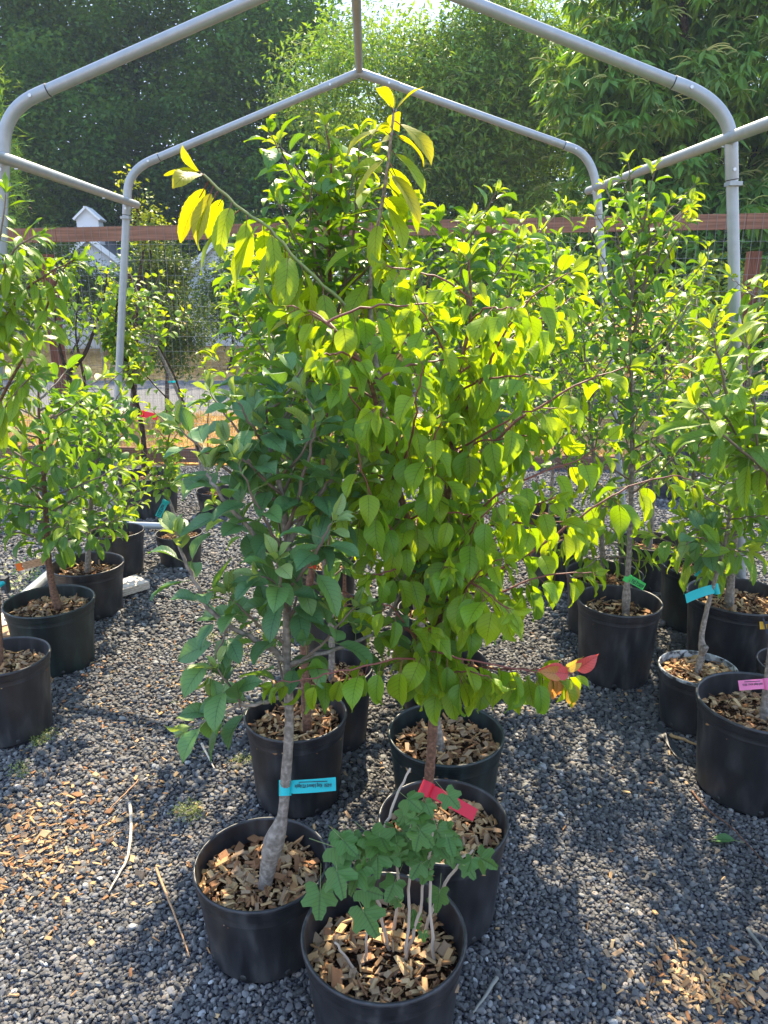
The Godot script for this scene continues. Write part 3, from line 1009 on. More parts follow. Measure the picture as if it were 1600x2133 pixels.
func canopy() -> void:
	var f := thing("canopy_frame", "bare grey steel tube frame of a peaked canopy over the pots", "canopy frame", Vector3.ZERO)
	var peaks := []
	for q in [
		[PackedVector3Array([Vector3(-1.932, -0.037, -3.450), Vector3(-1.559, 2.219, -3.450)]), PackedVector3Array([Vector3(1.755, 0.001, -3.450), Vector3(1.424, 2.219, -3.450)]), Vector3(-0.115, 2.885, -3.45), Vector3(-1.40, 2.40, -3.45), Vector3(1.21, 2.43, -3.45)],
		[PackedVector3Array([Vector3(-1.942, -0.017, -5.230), Vector3(-1.620, 2.236, -5.230)]), PackedVector3Array([Vector3(1.713, -0.025, -5.230), Vector3(1.344, 2.236, -5.230)]), Vector3(-0.15, 2.91, -5.23), Vector3(-1.45, 2.42, -5.23), Vector3(1.17, 2.49, -5.23)]]:
		var pk: Vector3 = q[2]
		peaks.append(pk)
		for s in 2:
			var leg: PackedVector3Array = q[s]
			var elb: Vector3 = q[3 + s]
			var foot := leg[0]
			foot.y = 0.005
			var top := leg[1]
			pipe("leg", PackedVector3Array([foot, top + (foot - top).normalized() * 0.12]), 0.024, f)
			var into := (pk - elb).normalized()
			var up := (top - foot).normalized()
			var a := top - up * 0.14
			var gap := elb - top
			var uv := up.dot(into)
			var corner := top + up * ((gap.dot(up) - uv * gap.dot(into)) / (1.0 - uv * uv))
			var k := Geo.new()
			var arc := PackedVector3Array([a])
			for n in 13:
				var w := n / 12.0
				arc.append(top.lerp(corner, w).lerp(corner.lerp(elb, w), w))
			arc.append(elb + into * 0.05)
			tube(k, arc, func(_s): return 0.0262, 20)
			var e := part("elbow", k.mesh(M.steel), f)
			for sp in [elb + into * 0.05, top - up * 0.138]:
				var sm := Geo.new()
				tube(sm, PackedVector3Array([sp - into * 0.0015, sp + into * 0.0015]) if sp.y > elb.y - 0.05 else PackedVector3Array([sp - up * 0.0015, sp + up * 0.0015]), func(_s): return 0.0268, 20)
				part("seam", sm.mesh(M.dark_hole), e)
			bolt(elb - into * 0.02 + Vector3(0, 0, 0.025), Vector3(0, 0, 1), e)
			bolt(top - up * 0.10 + Vector3(0, 0, 0.025), Vector3(0, 0, 1), e)
			pipe("rafter", PackedVector3Array([elb, pk - into * 0.22]), 0.0235, f)
			var c := Geo.new()
			tube(c, PackedVector3Array([pk - into * 0.25, pk - into * 0.05, pk]), func(_s): return 0.0258, 20)
			var cr := part("ridge_joint", c.mesh(M.steel), f)
			bolt(pk - into * 0.19 + Vector3(0, -0.004, 0.025), Vector3(0, 0, 1), cr)
			var w := Geo.new()
			w.box(Transform3D(Basis(), top + up * -0.155 + Vector3(0, 0, 0.012)), Vector3(0.054, 0.016, 0.056))
			part("rail_bracket", w.mesh(M.steel, false), f)
	var along_ridge := Vector3(0.0197, -0.014, 1.0)
	pipe("ridge_pole", PackedVector3Array([peaks[1] + Vector3(0, 0.015, 0.02), peaks[1] + Vector3(0, 0.015, 0) + along_ridge * 4.1]), 0.0225, f)
	var l0 := Vector3(-1.620, 2.176, -5.400)
	var l1 := Vector3(-1.553, 2.161, -3.470)
	var r0 := Vector3(1.331, 2.261, -5.400)
	var r1 := Vector3(1.408, 2.239, -3.420)
	pipe("eave_rail", PackedVector3Array([l0, l0 + (l1 - l0) * 2.0]), 0.024, f)
	pipe("eave_rail", PackedVector3Array([r0, r0 + (r1 - r0) * 2.0]), 0.024, f)
	for q in [[l0, l1], [r0, r1]]:
		for s in [0.05, 0.36, 0.97]:
			bolt(q[0].lerp(q[1], s) + Vector3(0, -0.023, 0), Vector3(0, -1, 0), f)
	pipe("ground_rail", PackedVector3Array([Vector3(-1.535, 0.008, -5.150) * Vector3(1, 0, 1) + UP * 0.05, Vector3(-1.923, 0.006, -5.200) * Vector3(1, 0, 1) + UP * 0.05]), 0.024, f)
	# rope and clamp tied to the left leg
	var cl := thing("hose_clamp", "teal hose held by a dark clamp on the left canopy leg", "clamp", Vector3(-1.814, 0.303, -3.420))
	var h := Geo.new()
	tube(h, PackedVector3Array([Vector3(-0.20, -0.03, 0.03), Vector3(-0.06, -0.012, 0.035), Vector3(0.0, 0.006, 0.034), Vector3(0.028, 0.02, 0.026)]), func(_s): return 0.016, 10)
	part("hose", h.mesh(M.tag_teal), cl)
	var cb := Geo.new()
	cb.box(Transform3D(Basis(), Vector3(0.022, 0, 0.02)), Vector3(0.026, 0.075, 0.04))
	part("clamp_body", cb.mesh(M.strap, false), cl)
	bolt(Vector3(0.02, -0.026, 0.04), Vector3(0, 0, 1), cl)


# ------------------------------------------------------------------ the fence
func fence() -> void:
	var f := thing("deer_fence", "tall fence of brown rails and posts with welded wire mesh", "fence", Vector3.ZERO)
	var a := Vector3(-5.2, 0, -7.75)
	var b := Vector3(5.2, 0, -6.80)
	var d := (b - a).normalized()
	var turn := Basis(UP, -atan2(d.z, d.x))
	var len := a.distance_to(b)
	var posts := [0.30, 2.18, 5.2, 8.32]
	var cuts := [0.0, 2.18, 5.2, 8.32, len]
	for k in 4:
		var m := (float(cuts[k]) + float(cuts[k + 1])) / 2
		var l := float(cuts[k + 1]) - float(cuts[k]) - 0.004
		var rise := 2.10 + 0.012 * m
		var g := Geo.new()
		g.box(Transform3D(turn * Basis(Vector3.BACK, 0.012), a + d * m + UP * rise), Vector3(l, 0.125, 0.038))
		part("top_rail", g.mesh(M.fence_wood, false), f)
		var q := Geo.new()
		q.box(Transform3D(turn, a + d * m + UP * 0.07), Vector3(l, 0.14, 0.04))
		part("base_board", q.mesh(M.fence_wood, false), f)
	for p in [2.02, 8.45]:
		var g := Geo.new()
		g.box(Transform3D(turn, a + d * float(p) + UP * 0.98 + turn * Vector3(0, 0, -0.075)), Vector3(0.10, 1.96, 0.10))
		part("post", g.mesh(M.post_wood, false), f)
	var w := Geo.new()
	w.box(Transform3D(), Vector3(0.0022, 1.0, 0.0022))
	var wire := w.mesh(M.wire, false)
	var xs := []
	var n := turn * Vector3(0, 0, 0.024)
	var x := 0.02
	while x < len:
		xs.append(Transform3D(turn.scaled_local(Vector3(1, 2.17 + 0.012 * x, 1)), a + d * x + UP * (1.085 + 0.006 * x) + n))
		x += 0.076
	for k in 15:
		xs.append(Transform3D((turn * Basis(Vector3.BACK, PI / 2)).scaled_local(Vector3(1, len, 1)), a + d * len / 2 + UP * (0.12 + 0.137 * k) + n * 1.12))
	# the finer netting along the foot
	x = 0.0
	while x < len:
		xs.append(Transform3D(turn.scaled_local(Vector3(0.5, 0.86, 0.5)), a + d * x + UP * 0.43 + n * 1.3))
		x += 0.025
	for k in 32:
		xs.append(Transform3D((turn * Basis(Vector3.BACK, PI / 2)).scaled_local(Vector3(0.5, len, 0.5)), a + d * len / 2 + UP * (0.02 + 0.0265 * k) + n * 1.4))
	many("wire_mesh", wire, xs, f)


# ------------------------------------------------------------------ beyond the fence
func gable_house(called: String, label: String, at: Vector3, w: float, l: float, eave: float, ridge: float, turn: float, wall: String, roof: String) -> Node3D:
	var o := thing(called, label, "shed", at)
	o.rotation.y = turn
	var g := Geo.new()
	var h := w / 2
	for z in [l / 2, -l / 2]:
		g.tri(Vector3(-h, 0, z), Vector3(h, eave, z), Vector3(h, 0, z))
		g.tri(Vector3(-h, 0, z), Vector3(-h, eave, z), Vector3(h, eave, z))
		g.tri(Vector3(-h, eave, z), Vector3(0, ridge, z), Vector3(h, eave, z))
	for s in [-1, 1]:
		g.grid([PackedVector3Array([Vector3(s * h, 0, -l / 2), Vector3(s * h, 0, l / 2)]), PackedVector3Array([Vector3(s * h, eave, -l / 2), Vector3(s * h, eave, l / 2)])])
	part("wall", g.mesh(M[wall], false), o)
	var sd := Geo.new()
	var y := 0.1
	while y < ridge - 0.12:
		var half := h if y < eave else h * (ridge - y) / (ridge - eave)
		sd.box(Transform3D(Basis(Vector3.RIGHT, 0.12), Vector3(0, y, l / 2 + 0.012)), Vector3(half * 2 - 0.01, 0.13, 0.012))
		y += 0.13
	var sid := part("siding", sd.mesh(M[wall], false), o)
	sid.set_meta("kind", "stuff")
	var slope := atan2(ridge - eave, h)
	var sl := Vector2(h, ridge - eave).length() + 0.18
	for s in [-1, 1]:
		var r := Geo.new()
		r.box(Transform3D(Basis(Vector3.BACK, -s * slope), Vector3(s * (h + 0.08) / 2, (eave + ridge) / 2 - 0.01, 0)), Vector3(sl, 0.07, l + 0.34))
		part("roof", r.mesh(M[roof], false), o)
		var b := Geo.new()
		b.box(Transform3D(Basis(Vector3.BACK, -s * slope), Vector3(s * (h + 0.08) / 2, (eave + ridge) / 2 - 0.035, l / 2 + 0.185)), Vector3(sl, 0.13, 0.03))
		part("barge_board", b.mesh(M.white_trim, false), o)
	return o


func opening(o: Node3D, called: String, c: Vector3, w: float, h: float) -> void:
	var g := Geo.new()
	g.box(Transform3D(Basis(), c), Vector3(w, h, 0.03))
	var p := part(called, g.mesh(M.window_glass, false), o)
	var f := Geo.new()
	for s in [-1, 1]:
		f.box(Transform3D(Basis(), c + Vector3(s * (w / 2 + 0.03), 0, 0.012)), Vector3(0.06, h + 0.12, 0.05))
		f.box(Transform3D(Basis(), c + Vector3(0, s * (h / 2 + 0.03), 0.008)), Vector3(w - 0.002, 0.06, 0.05))
	part("frame", f.mesh(M.white_trim, false), p)


# A spray of leaves about one unit across.
func spray(n: int, size: float, slim: float, hang: float, spread: Vector3, m: Material, tassels := 0) -> ArrayMesh:
	var g := Geo.new()
	for k in n:
		var o := Vector3(rng.randfn(), rng.randfn(), rng.randfn()) * spread * 0.4
		var d := (rv() * Vector3(1, 0.6, 1) + o * 0.8 - UP * hang * rnd(0.5, 1.4)).normalized()
		if spread.length() < 0.2:
			var a := TAU * k / n + rnd(-0.3, 0.3)
			d = Vector3(cos(a), -hang * rnd(0.4, 1.3), sin(a)).normalized()
		var side := d.cross(UP + rv() * 0.5).normalized()
		var nn := side.cross(d)
		var l := size * rnd(0.7, 1.2)
		var w := l * slim
		var sag := -UP * l * 0.16 * (0.3 + hang)
		var mid := o + d * l * 0.48 - nn * w * 0.25
		var tip := o + d * l + sag
		g.tri(o, mid + side * w + nn * w * 0.4, mid)
		g.tri(o, mid, mid - side * w + nn * w * 0.4)
		g.tri(tip, mid, mid + side * w + nn * w * 0.4)
		g.tri(tip, mid - side * w + nn * w * 0.4, mid)
	var out := g.mesh(m, false)
	if tassels:
		var c := Geo.new()
		for k in tassels:
			var a := rnd(0, TAU)
			var d := Vector3(cos(a), rnd(0.3, 1.1), sin(a)).normalized()
			var p := d * 0.1
			var pts := PackedVector3Array()
			for q in 5:
				pts.append(p)
				d = (d + Vector3(0, -0.28, 0)).normalized()
				p += d * size * 0.27
			tube(c, pts, func(_s): return size * 0.032, 3, false)
		c.put(out, M.catkin)
	return out


func tree(called: String, label: String, base: Vector3, trunk_r: float, fork: float, lobes: Array, sprays: Array, count: int, scale: float, dark := 1.0, hang := 0.0, group := "") -> void:
	var o := thing(called, label, "tree" if trunk_r > 0.045 else "shrub", base, group)
	var t := {"node": o, "back": Transform3D(Basis(), -base)}
	var mid := Vector3.ZERO
	for q in lobes:
		mid += q[0] / lobes.size()
	var head := base.lerp(mid, fork)
	head.y = lerpf(base.y, mid.y, fork)
	stem(t, PackedVector3Array([base, base.lerp(head, 0.5) + rv() * 0.05, head]), [[0, trunk_r], [0.15, trunk_r * 0.8], [1, trunk_r * 0.55]], "dark_bark")
	for q in lobes:
		stem(t, PackedVector3Array([head, head.lerp(q[0], 0.5) + rv() * 0.15, q[0], q[0] + (q[0] - head).normalized() * q[1].y * 0.6]), [[0, trunk_r * 0.45], [1, trunk_r * 0.08]], "dark_bark", "limb")
	var volume := 0.0
	for q in lobes:
		volume += pow(q[1].x * q[1].y * q[1].z, 0.667)
	var xf := []
	var col := []
	for k in sprays.size():
		xf.append([])
		col.append([])
	var n := FastNoiseLite.new()
	n.frequency = 0.45 / maxf(scale, 0.2)
	n.seed = int(absf(base.x) * 7)
	for q in lobes:
		var c := int(count * pow(q[1].x * q[1].y * q[1].z, 0.667) / volume)
		for k in c:
			var d := rv()
			var r := pow(rng.randf(), 0.4)
			var p: Vector3 = q[0] + d * r * q[1]
			var f := n.get_noise_3dv(p)
			var f2 := n.get_noise_3dv(p * 0.42 + Vector3(31, 7, 5))
			if f + 0.9 * f2 < -0.12 + 0.45 * (r - 0.6):
				continue
			p += d * (f * 0.8 + f2 * 1.6) * scale
			if p.y < base.y + 0.05:
				continue
			var b := Basis(UP, rnd(0, TAU)) * Basis(Vector3.RIGHT, rng.randfn(0, 0.35))
			var s := scale * rnd(0.7, 1.25)
			var i := rng.randi() % sprays.size()
			xf[i].append(Transform3D(b.scaled_local(Vector3.ONE * s), p - base))
			var v := dark * rnd(0.7, 1.3)
			col[i].append(Color(v * rnd(0.85, 1.15), v, v * rnd(0.8, 1.1)))
	for i in sprays.size():
		many("foliage", sprays[i], xf[i], o, col[i])


func beyond() -> void:
	var s := gable_house("garden_shed", "white garden shed with a small gabled cupola behind the wire fence", Vector3(-8.314, 1.665, -24.000) * Vector3(1, 0, 1), 2.5, 3.2, 2.0, 3.0, 0.12, "white_paint", "roof_grey")
	var cu := Geo.new()
	cu.box(Transform3D(Basis(), Vector3(0, 3.1, 1.25)), Vector3(0.58, 0.8, 0.6))
	part("cupola", cu.mesh(M.white_paint, false), s)
	var ct := Geo.new()
	ct.tri(Vector3(-0.29, 3.5, 1.552), Vector3(0, 3.76, 1.552), Vector3(0.29, 3.5, 1.552))
	part("cupola_gable", ct.mesh(M.white_paint, false), s)
	for k in [-1, 1]:
		var r := Geo.new()
		r.box(Transform3D(Basis(Vector3.BACK, -k * 0.74), Vector3(k * 0.175, 3.62, 1.25)), Vector3(0.48, 0.055, 0.78))
		part("cupola_roof", r.mesh(M.white_trim, false), s)
	opening(s, "window", Vector3(-0.55, 1.5, 1.62), 0.5, 0.7)
	opening(s, "door", Vector3(0.55, 1.0, 1.62), 0.8, 1.9)
	var s2 := gable_house("garden_shed", "second white gabled shed half hidden by the tall cherry branch", Vector3(-4.645, 1.665, -25.000) * Vector3(1, 0, 1), 2.0, 3.0, 2.1, 2.95, -0.1, "white_paint", "roof_grey")
	opening(s2, "window", Vector3(0, 1.4, 1.52), 0.6, 0.8)
	var s3 := gable_house("brown_roofed_house", "low house with a brown roof at the far left behind the fence", Vector3(-15.6, 0, -33), 7.0, 6.0, 2.8, 4.9, 1.2, "white_paint", "roof_brown")
	s3.set_meta("category", "house")
	opening(s3, "window", Vector3(0.8, 1.6, 3.03), 1.0, 1.0)

	var dark := leaf_mat("dark_tree_leaf", [0.12, 0.27, 0.06], [1, 0.85, 0.15], 0.58, 0.65, 0.3)
	var mid := leaf_mat("mid_tree_leaf", [0.18, 0.33, 0.05], [1, 0.85, 0.12], 0.5, 0.55, 0.4)
	var nut := leaf_mat("chestnut_leaf", [0.15, 0.31, 0.05], [1, 0.85, 0.12], 0.5, 0.5, 0.4)
	var lime := leaf_mat("lime_leaf", [0.26, 0.36, 0.03], [1, 0.85, 0.1], 0.5, 0.45)
	for m in [dark, mid, nut, lime]:
		m.albedo_texture = null
		m.heightmap_enabled = false
		m.vertex_color_use_as_albedo = true
	var round1 := spray(34, 0.17, 0.36, 0.25, Vector3(0.8, 0.5, 0.8), dark)
	var round2 := spray(34, 0.17, 0.36, 0.25, Vector3(0.8, 0.5, 0.8), dark)
	var fine1 := spray(30, 0.20, 0.19, 0.3, Vector3(0.9, 0.7, 0.9), mid, 8)
	var fine2 := spray(30, 0.20, 0.19, 0.6, Vector3(0.9, 0.7, 0.9), mid, 4)
	var nut1 := spray(11, 0.55, 0.15, 0.7, Vector3(0.1, 0.1, 0.1), nut, 2)
	var nut2 := spray(12, 0.5, 0.16, 1.1, Vector3(0.1, 0.1, 0.1), nut)
	var lime1 := spray(20, 0.24, 0.36, 0.3, Vector3(1, 0.8, 1), lime)
	var mid1 := spray(24, 0.2, 0.34, 0.3, Vector3(1, 0.8, 1), mid)
	var needle := spray(46, 0.34, 0.05, -0.2, Vector3(0.7, 0.5, 0.7), mid)

	var g := "big trees beyond the lane"
	tree("dark_tree", "dark broad tree farthest left behind the brown roofed house", Vector3(-13.5, 0, -27), 0.3, 0.45, [[Vector3(-13.2, 4.0, -27), Vector3(3.6, 3.4, 3)], [Vector3(-12.2, 8.4, -27), Vector3(4, 3.6, 3.2)], [Vector3(-14, 12, -27.5), Vector3(4.5, 3.6, 3.2)], [Vector3(-10.6, 5.8, -26.4), Vector3(2.8, 2.8, 2.4)]], [round1, round2], 5400, 0.95, 0.85, 0, g)
	tree("dark_tree", "dark tall tree standing behind the white shed with the cupola", Vector3(-8.0, 0, -28), 0.3, 0.45, [[Vector3(-8.0, 3.2, -27.6), Vector3(3.6, 3.0, 3)], [Vector3(-7.6, 7.2, -28), Vector3(3.9, 3.6, 3.2)], [Vector3(-8.2, 11.4, -28), Vector3(4.2, 3.8, 3.2)], [Vector3(-5.4, 5.2, -27.2), Vector3(2.8, 3.0, 2.4)]], [round1, round2], 5200, 0.95, 0.8, 0, g)
	tree("dark_tree", "dark tree with thin top beside the centre chestnut", Vector3(-3.6, 0, -27.5), 0.28, 0.45, [[Vector3(-3.4, 3.2, -27.4), Vector3(3.2, 3.0, 3)], [Vector3(-3.4, 7.0, -27.4), Vector3(3.2, 3.4, 3)], [Vector3(-3.6, 10.4, -27.5), Vector3(3.2, 2.9, 2.6)]], [round1, round2], 3900, 0.9, 0.9, 0, g)
	tree("dark_tree", "dark bulky tree glimpsed low between the two chestnuts", Vector3(5.0, 0, -25.5), 0.28, 0.45, [[Vector3(4.6, 2.6, -25.2), Vector3(4.4, 2.8, 2.6)], [Vector3(4.6, 6.0, -25.5), Vector3(3.4, 2.6, 2.6)], [Vector3(10, 4.0, -25.5), Vector3(4.4, 4.0, 2.6)]], [round1, round2], 2600, 0.95, 0.65, 0, g)
	tree("chestnut_tree", "rounded chestnut tree with pale catkins in the centre behind the fence", Vector3(1.6, 0, -19.5), 0.24, 0.5, [[Vector3(1.7, 3.2, -19.2), Vector3(3.1, 2.6, 2.6)], [Vector3(0.9, 5.7, -19.4), Vector3(2.7, 2.4, 2.6)], [Vector3(2.9, 6.2, -19.5), Vector3(2.7, 2.2, 2.4)], [Vector3(0.6, 1.6, -18.4), Vector3(2.2, 1.4, 1.6)]], [fine1, fine2], 5200, 0.72, 0.95, 0, g)
	tree("chestnut_tree", "large chestnut tree with long hanging leaves at the upper right", Vector3(6.4, 0, -14.0), 0.26, 0.55, [[Vector3(5.4, 3.4, -13.4), Vector3(2.6, 2.1, 2.0)], [Vector3(6.6, 5.8, -13.8), Vector3(3.4, 2.5, 2.4)], [Vector3(3.6, 2.5, -12.8), Vector3(1.5, 1.0, 1.2)], [Vector3(3.7, 4.4, -13.0), Vector3(1.3, 1.0, 1.0)], [Vector3(4.5, 5.9, -13.4), Vector3(1.4, 1.2, 1.2)], [Vector3(6.2, 2.2, -12.8), Vector3(2.4, 1.2, 1.4)]], [nut1, nut2], 6600, 0.47, 0.9, 0, g)
	tree("conifer_tree", "soft grey green conifer cut off by the left edge", Vector3(-8.9, 0, -17.5), 0.16, 0.4, [[Vector3(-8.75, 2.6, -17.5), Vector3(1.1, 2.2, 1.1)], [Vector3(-8.6, 4.6, -17.5), Vector3(0.8, 1.5, 0.8)]], [needle], 520, 0.62, 1.3)
	tree("young_tree", "slim yellow green young tree rising behind the left back leg", Vector3(-3.35, 0, -10.2), 0.05, 0.6, [[Vector3(-3.054, 2.571, -10.200), Vector3(0.26, 0.45, 0.25)], [Vector3(-3.139, 2.874, -10.200), Vector3(0.12, 0.3, 0.12)], [Vector3(-2.934, 2.375, -10.200), Vector3(0.28, 0.26, 0.25)]], [lime1], 105, 0.22, 0.85)
	tree("round_shrub", "brownish green rounded shrub behind the wire right of the left back leg", Vector3(-2.95, 0, -10.4), 0.04, 0.4, [[Vector3(-2.817, 1.894, -10.400), Vector3(0.40, 0.48, 0.4)], [Vector3(-2.828, 1.355, -10.400), Vector3(0.46, 0.5, 0.4)], [Vector3(-2.850, 0.924, -10.400), Vector3(0.42, 0.4, 0.4)]], [mid1], 1100, 0.22, 0.34)
	tree("round_shrub", "small green shrub in front of the second shed", Vector3(-3.3, 0, -16.5), 0.04, 0.4, [[Vector3(-3.274, 1.470, -16.500), Vector3(0.75, 0.62, 0.7)], [Vector3(-2.661, 1.849, -16.500), Vector3(0.6, 0.75, 0.6)]], [mid1], 1100, 0.34, 0.55)
	tree("round_shrub", "low shrub at the foot of the white garden shed", Vector3(-8.2, 0, -20.5), 0.04, 0.4, [[Vector3(-7.082, 1.485, -20.500), Vector3(1.5, 0.75, 0.8)], [Vector3(-8.341, 1.780, -20.500), Vector3(0.9, 1.2, 0.8)], [Vector3(-6.123, 1.898, -20.500), Vector3(0.7, 1.1, 0.8)]], [mid1], 1500, 0.42, 0.5)
	tree("bright_vine", "sunlit yellow green vine leaning on the fence at the right", Vector3(4.05, 0, -8.6), 0.03, 0.5, [[Vector3(3.5, 1.55, -8.6), Vector3(0.6, 0.35, 0.2)], [Vector3(4.3, 1.55, -8.5), Vector3(0.7, 0.42, 0.2)]], [lime1], 190, 0.30, 0.9)
	tree("dark_hedge", "dark hedge in the shade behind the right half of the fence", Vector3(4.2, 0, -11.2), 0.04, 0.4, [[Vector3(2.4, 1.1, -11.4), Vector3(1.6, 1.0, 0.7)], [Vector3(5.0, 1.1, -11.2), Vector3(1.9, 1.1, 0.7)]], [round1, nut2], 620, 0.6, 0.8)


# ------------------------------------------------------------------ the plants
func middle_group() -> void:
	var t := potted("potted_tree", "apple tree with knobbly grey trunk and long blue tag in the front left pot", -0.312, -1.635, 0.170, 0.25, {"singles": 300, "chips": 160})
	var s := stem(t, PackedVector3Array([Vector3(-0.302, 0.192, -1.600), Vector3(-0.288, 0.269, -1.600), Vector3(-0.273, 0.333, -1.600), Vector3(-0.249, 0.410, -1.600), Vector3(-0.235, 0.532, -1.600), Vector3(-0.224, 0.670, -1.610), Vector3(-0.226, 0.827, -1.620), Vector3(-0.220, 0.967, -1.630), Vector3(-0.218, 1.076, -1.650), Vector3(-0.225, 1.175, -1.660), Vector3(-0.240, 1.261, -1.670), Vector3(-0.263, 1.346, -1.680), Vector3(-0.297, 1.412, -1.700)]), [[0, 0.017], [0.08, 0.020], [0.16, 0.027], [0.20, 0.024], [0.25, 0.013], [0.5, 0.0105], [0.7, 0.008], [1, 0.003]], "bark")
	leafy(t, SP.apple, s, 0.86, {"bud": 5, "size": 1.05})
	shoot(t, PackedVector3Array([Vector3(-0.232, 0.822, -1.620), Vector3(-0.268, 0.867, -1.600), Vector3(-0.302, 0.900, -1.580), Vector3(-0.373, 0.963, -1.560), Vector3(-0.402, 1.032, -1.550), Vector3(-0.426, 1.094, -1.550), Vector3(-0.438, 1.145, -1.550)]), 0.0075, 0.003, "apple", 0.30, {"bark": "bark", "gap": 0.98, "bud": 5})
	shoot(t, PackedVector3Array([Vector3(-0.225, 0.746, -1.610), Vector3(-0.266, 0.735, -1.580), Vector3(-0.326, 0.743, -1.550), Vector3(-0.377, 0.730, -1.530), Vector3(-0.425, 0.710, -1.520)]), 0.006, 0.003, "apple", 0.35, {"bark": "bark", "bud": 6, "gap": 0.75})
	shoot(t, PackedVector3Array([Vector3(-0.213, 1.099, -1.650), Vector3(-0.173, 1.169, -1.660), Vector3(-0.109, 1.249, -1.700), Vector3(-0.071, 1.322, -1.720), Vector3(-0.042, 1.394, -1.750)]), 0.0075, 0.003, "apple", 0.25, {"bark": "bark", "gap": 0.9})
	shoot(t, PackedVector3Array([Vector3(-0.230, 1.056, -1.640), Vector3(-0.263, 1.108, -1.600), Vector3(-0.317, 1.198, -1.560), Vector3(-0.349, 1.256, -1.540), Vector3(-0.363, 1.286, -1.540)]), 0.006, 0.003, "apple", 0.45, {"bark": "bark", "gap": 0.98, "bud": 8, "size": 1.1})
	shoot(t, PackedVector3Array([Vector3(-0.222, 1.110, -1.650), Vector3(-0.189, 1.208, -1.620), Vector3(-0.163, 1.298, -1.600), Vector3(-0.146, 1.370, -1.600), Vector3(-0.160, 1.431, -1.600)]), 0.005, 0.0025, "apple", 0.15, {"bud": 5})
	shoot(t, PackedVector3Array([Vector3(-0.218, 0.991, -1.630), Vector3(-0.165, 1.078, -1.550), Vector3(-0.128, 1.149, -1.500), Vector3(-0.106, 1.196, -1.480)]), 0.004, 0.002, "apple", 0.2, {})
	shoot(t, PackedVector3Array([Vector3(-0.218, 0.991, -1.630), Vector3(-0.237, 1.028, -1.580), Vector3(-0.262, 1.060, -1.540)]), 0.004, 0.002, "apple", 0.2, {"gap": 0.8})
	shoot(t, PackedVector3Array([Vector3(-0.224, 0.919, -1.630), Vector3(-0.189, 0.968, -1.600), Vector3(-0.149, 0.994, -1.580)]), 0.004, 0.002, "apple", 0.2, {"gap": 0.8})
	shoot(t, PackedVector3Array([Vector3(-0.224, 0.809, -1.620), Vector3(-0.176, 0.837, -1.600), Vector3(-0.089, 0.858, -1.620), Vector3(-0.011, 0.881, -1.660), Vector3(0.034, 0.958, -1.680), Vector3(0.050, 1.018, -1.680)]), 0.006, 0.0025, "apple", 0.4, {"bark": "bark", "gap": 0.98})
	shoot(t, PackedVector3Array([Vector3(-0.230, 1.208, -1.660), Vector3(-0.265, 1.262, -1.620), Vector3(-0.296, 1.298, -1.600), Vector3(-0.325, 1.329, -1.600)]), 0.004, 0.002, "apple", 0.2, {})
	shoot(t, PackedVector3Array([Vector3(-0.255, 1.324, -1.680), Vector3(-0.213, 1.385, -1.700), Vector3(-0.190, 1.446, -1.720)]), 0.004, 0.002, "apple", 0.15, {})
	shoot(t, PackedVector3Array([Vector3(-0.341, 0.935, -1.570), Vector3(-0.358, 0.903, -1.540), Vector3(-0.379, 0.843, -1.520)]), 0.003, 0.002, "apple", 0.2, {"gap": 0.9})
	shoot(t, PackedVector3Array([Vector3(-0.326, 0.743, -1.550), Vector3(-0.338, 0.808, -1.520), Vector3(-0.358, 0.860, -1.500)]), 0.003, 0.002, "apple", 0.2, {"gap": 0.9})
	clothe(t, s, 0.44, 0.97, 18, 0.20, 0.20, 0.7, "apple", {"gap": 0.98})
	tag(t, Vector3(-0.239, 0.492, -1.600), Vector3(1, 0.06, 0.02), "teal", 0.112, 0.031, "A4050   King Edward VII Apple", true, 0.0135, -0.004)
	grow(t)

	t = potted("potted_tree", "bright green drooping apricot tree with red twigs and a crimson tag", 0.157, -1.735, 0.172, 0.30, {"singles": 300, "chips": 120, "twig": "red_twig"})
	s = stem(t, PackedVector3Array([Vector3(0.117, 0.250, -1.710), Vector3(0.115, 0.412, -1.710), Vector3(0.121, 0.526, -1.710), Vector3(0.126, 0.670, -1.720), Vector3(0.132, 0.862, -1.730), Vector3(0.140, 1.045, -1.740), Vector3(0.149, 1.185, -1.750), Vector3(0.160, 1.333, -1.750), Vector3(0.168, 1.464, -1.750), Vector3(0.191, 1.590, -1.750), Vector3(0.183, 1.706, -1.750)]), [[0, 0.014], [0.3, 0.012], [0.6, 0.008], [1, 0.0022]], "brown_bark")
	leafy(t, SP.apricot, s, 0.55, {"gap": 0.9})
	var s2 := stem(t, PackedVector3Array([Vector3(0.130, 0.823, -1.730), Vector3(0.076, 1.059, -1.700), Vector3(0.027, 1.237, -1.680), Vector3(-0.005, 1.360, -1.660), Vector3(-0.036, 1.475, -1.650), Vector3(-0.095, 1.560, -1.640), Vector3(-0.148, 1.599, -1.630)]), [[0, 0.009], [0.5, 0.006], [1, 0.002]], "brown_bark", "limb")
	leafy(t, SP.apricot, s2, 0.35, {"gap": 0.85})
	shoot(t, PackedVector3Array([Vector3(0.125, 0.737, -1.720), Vector3(0.080, 0.807, -1.660), Vector3(0.110, 0.852, -1.600), Vector3(0.237, 0.840, -1.560), Vector3(0.335, 0.822, -1.560), Vector3(0.426, 0.820, -1.560)]), 0.0034, 0.0013, "apricot", 0.08, {"gap": 0.72, "bud": 0})
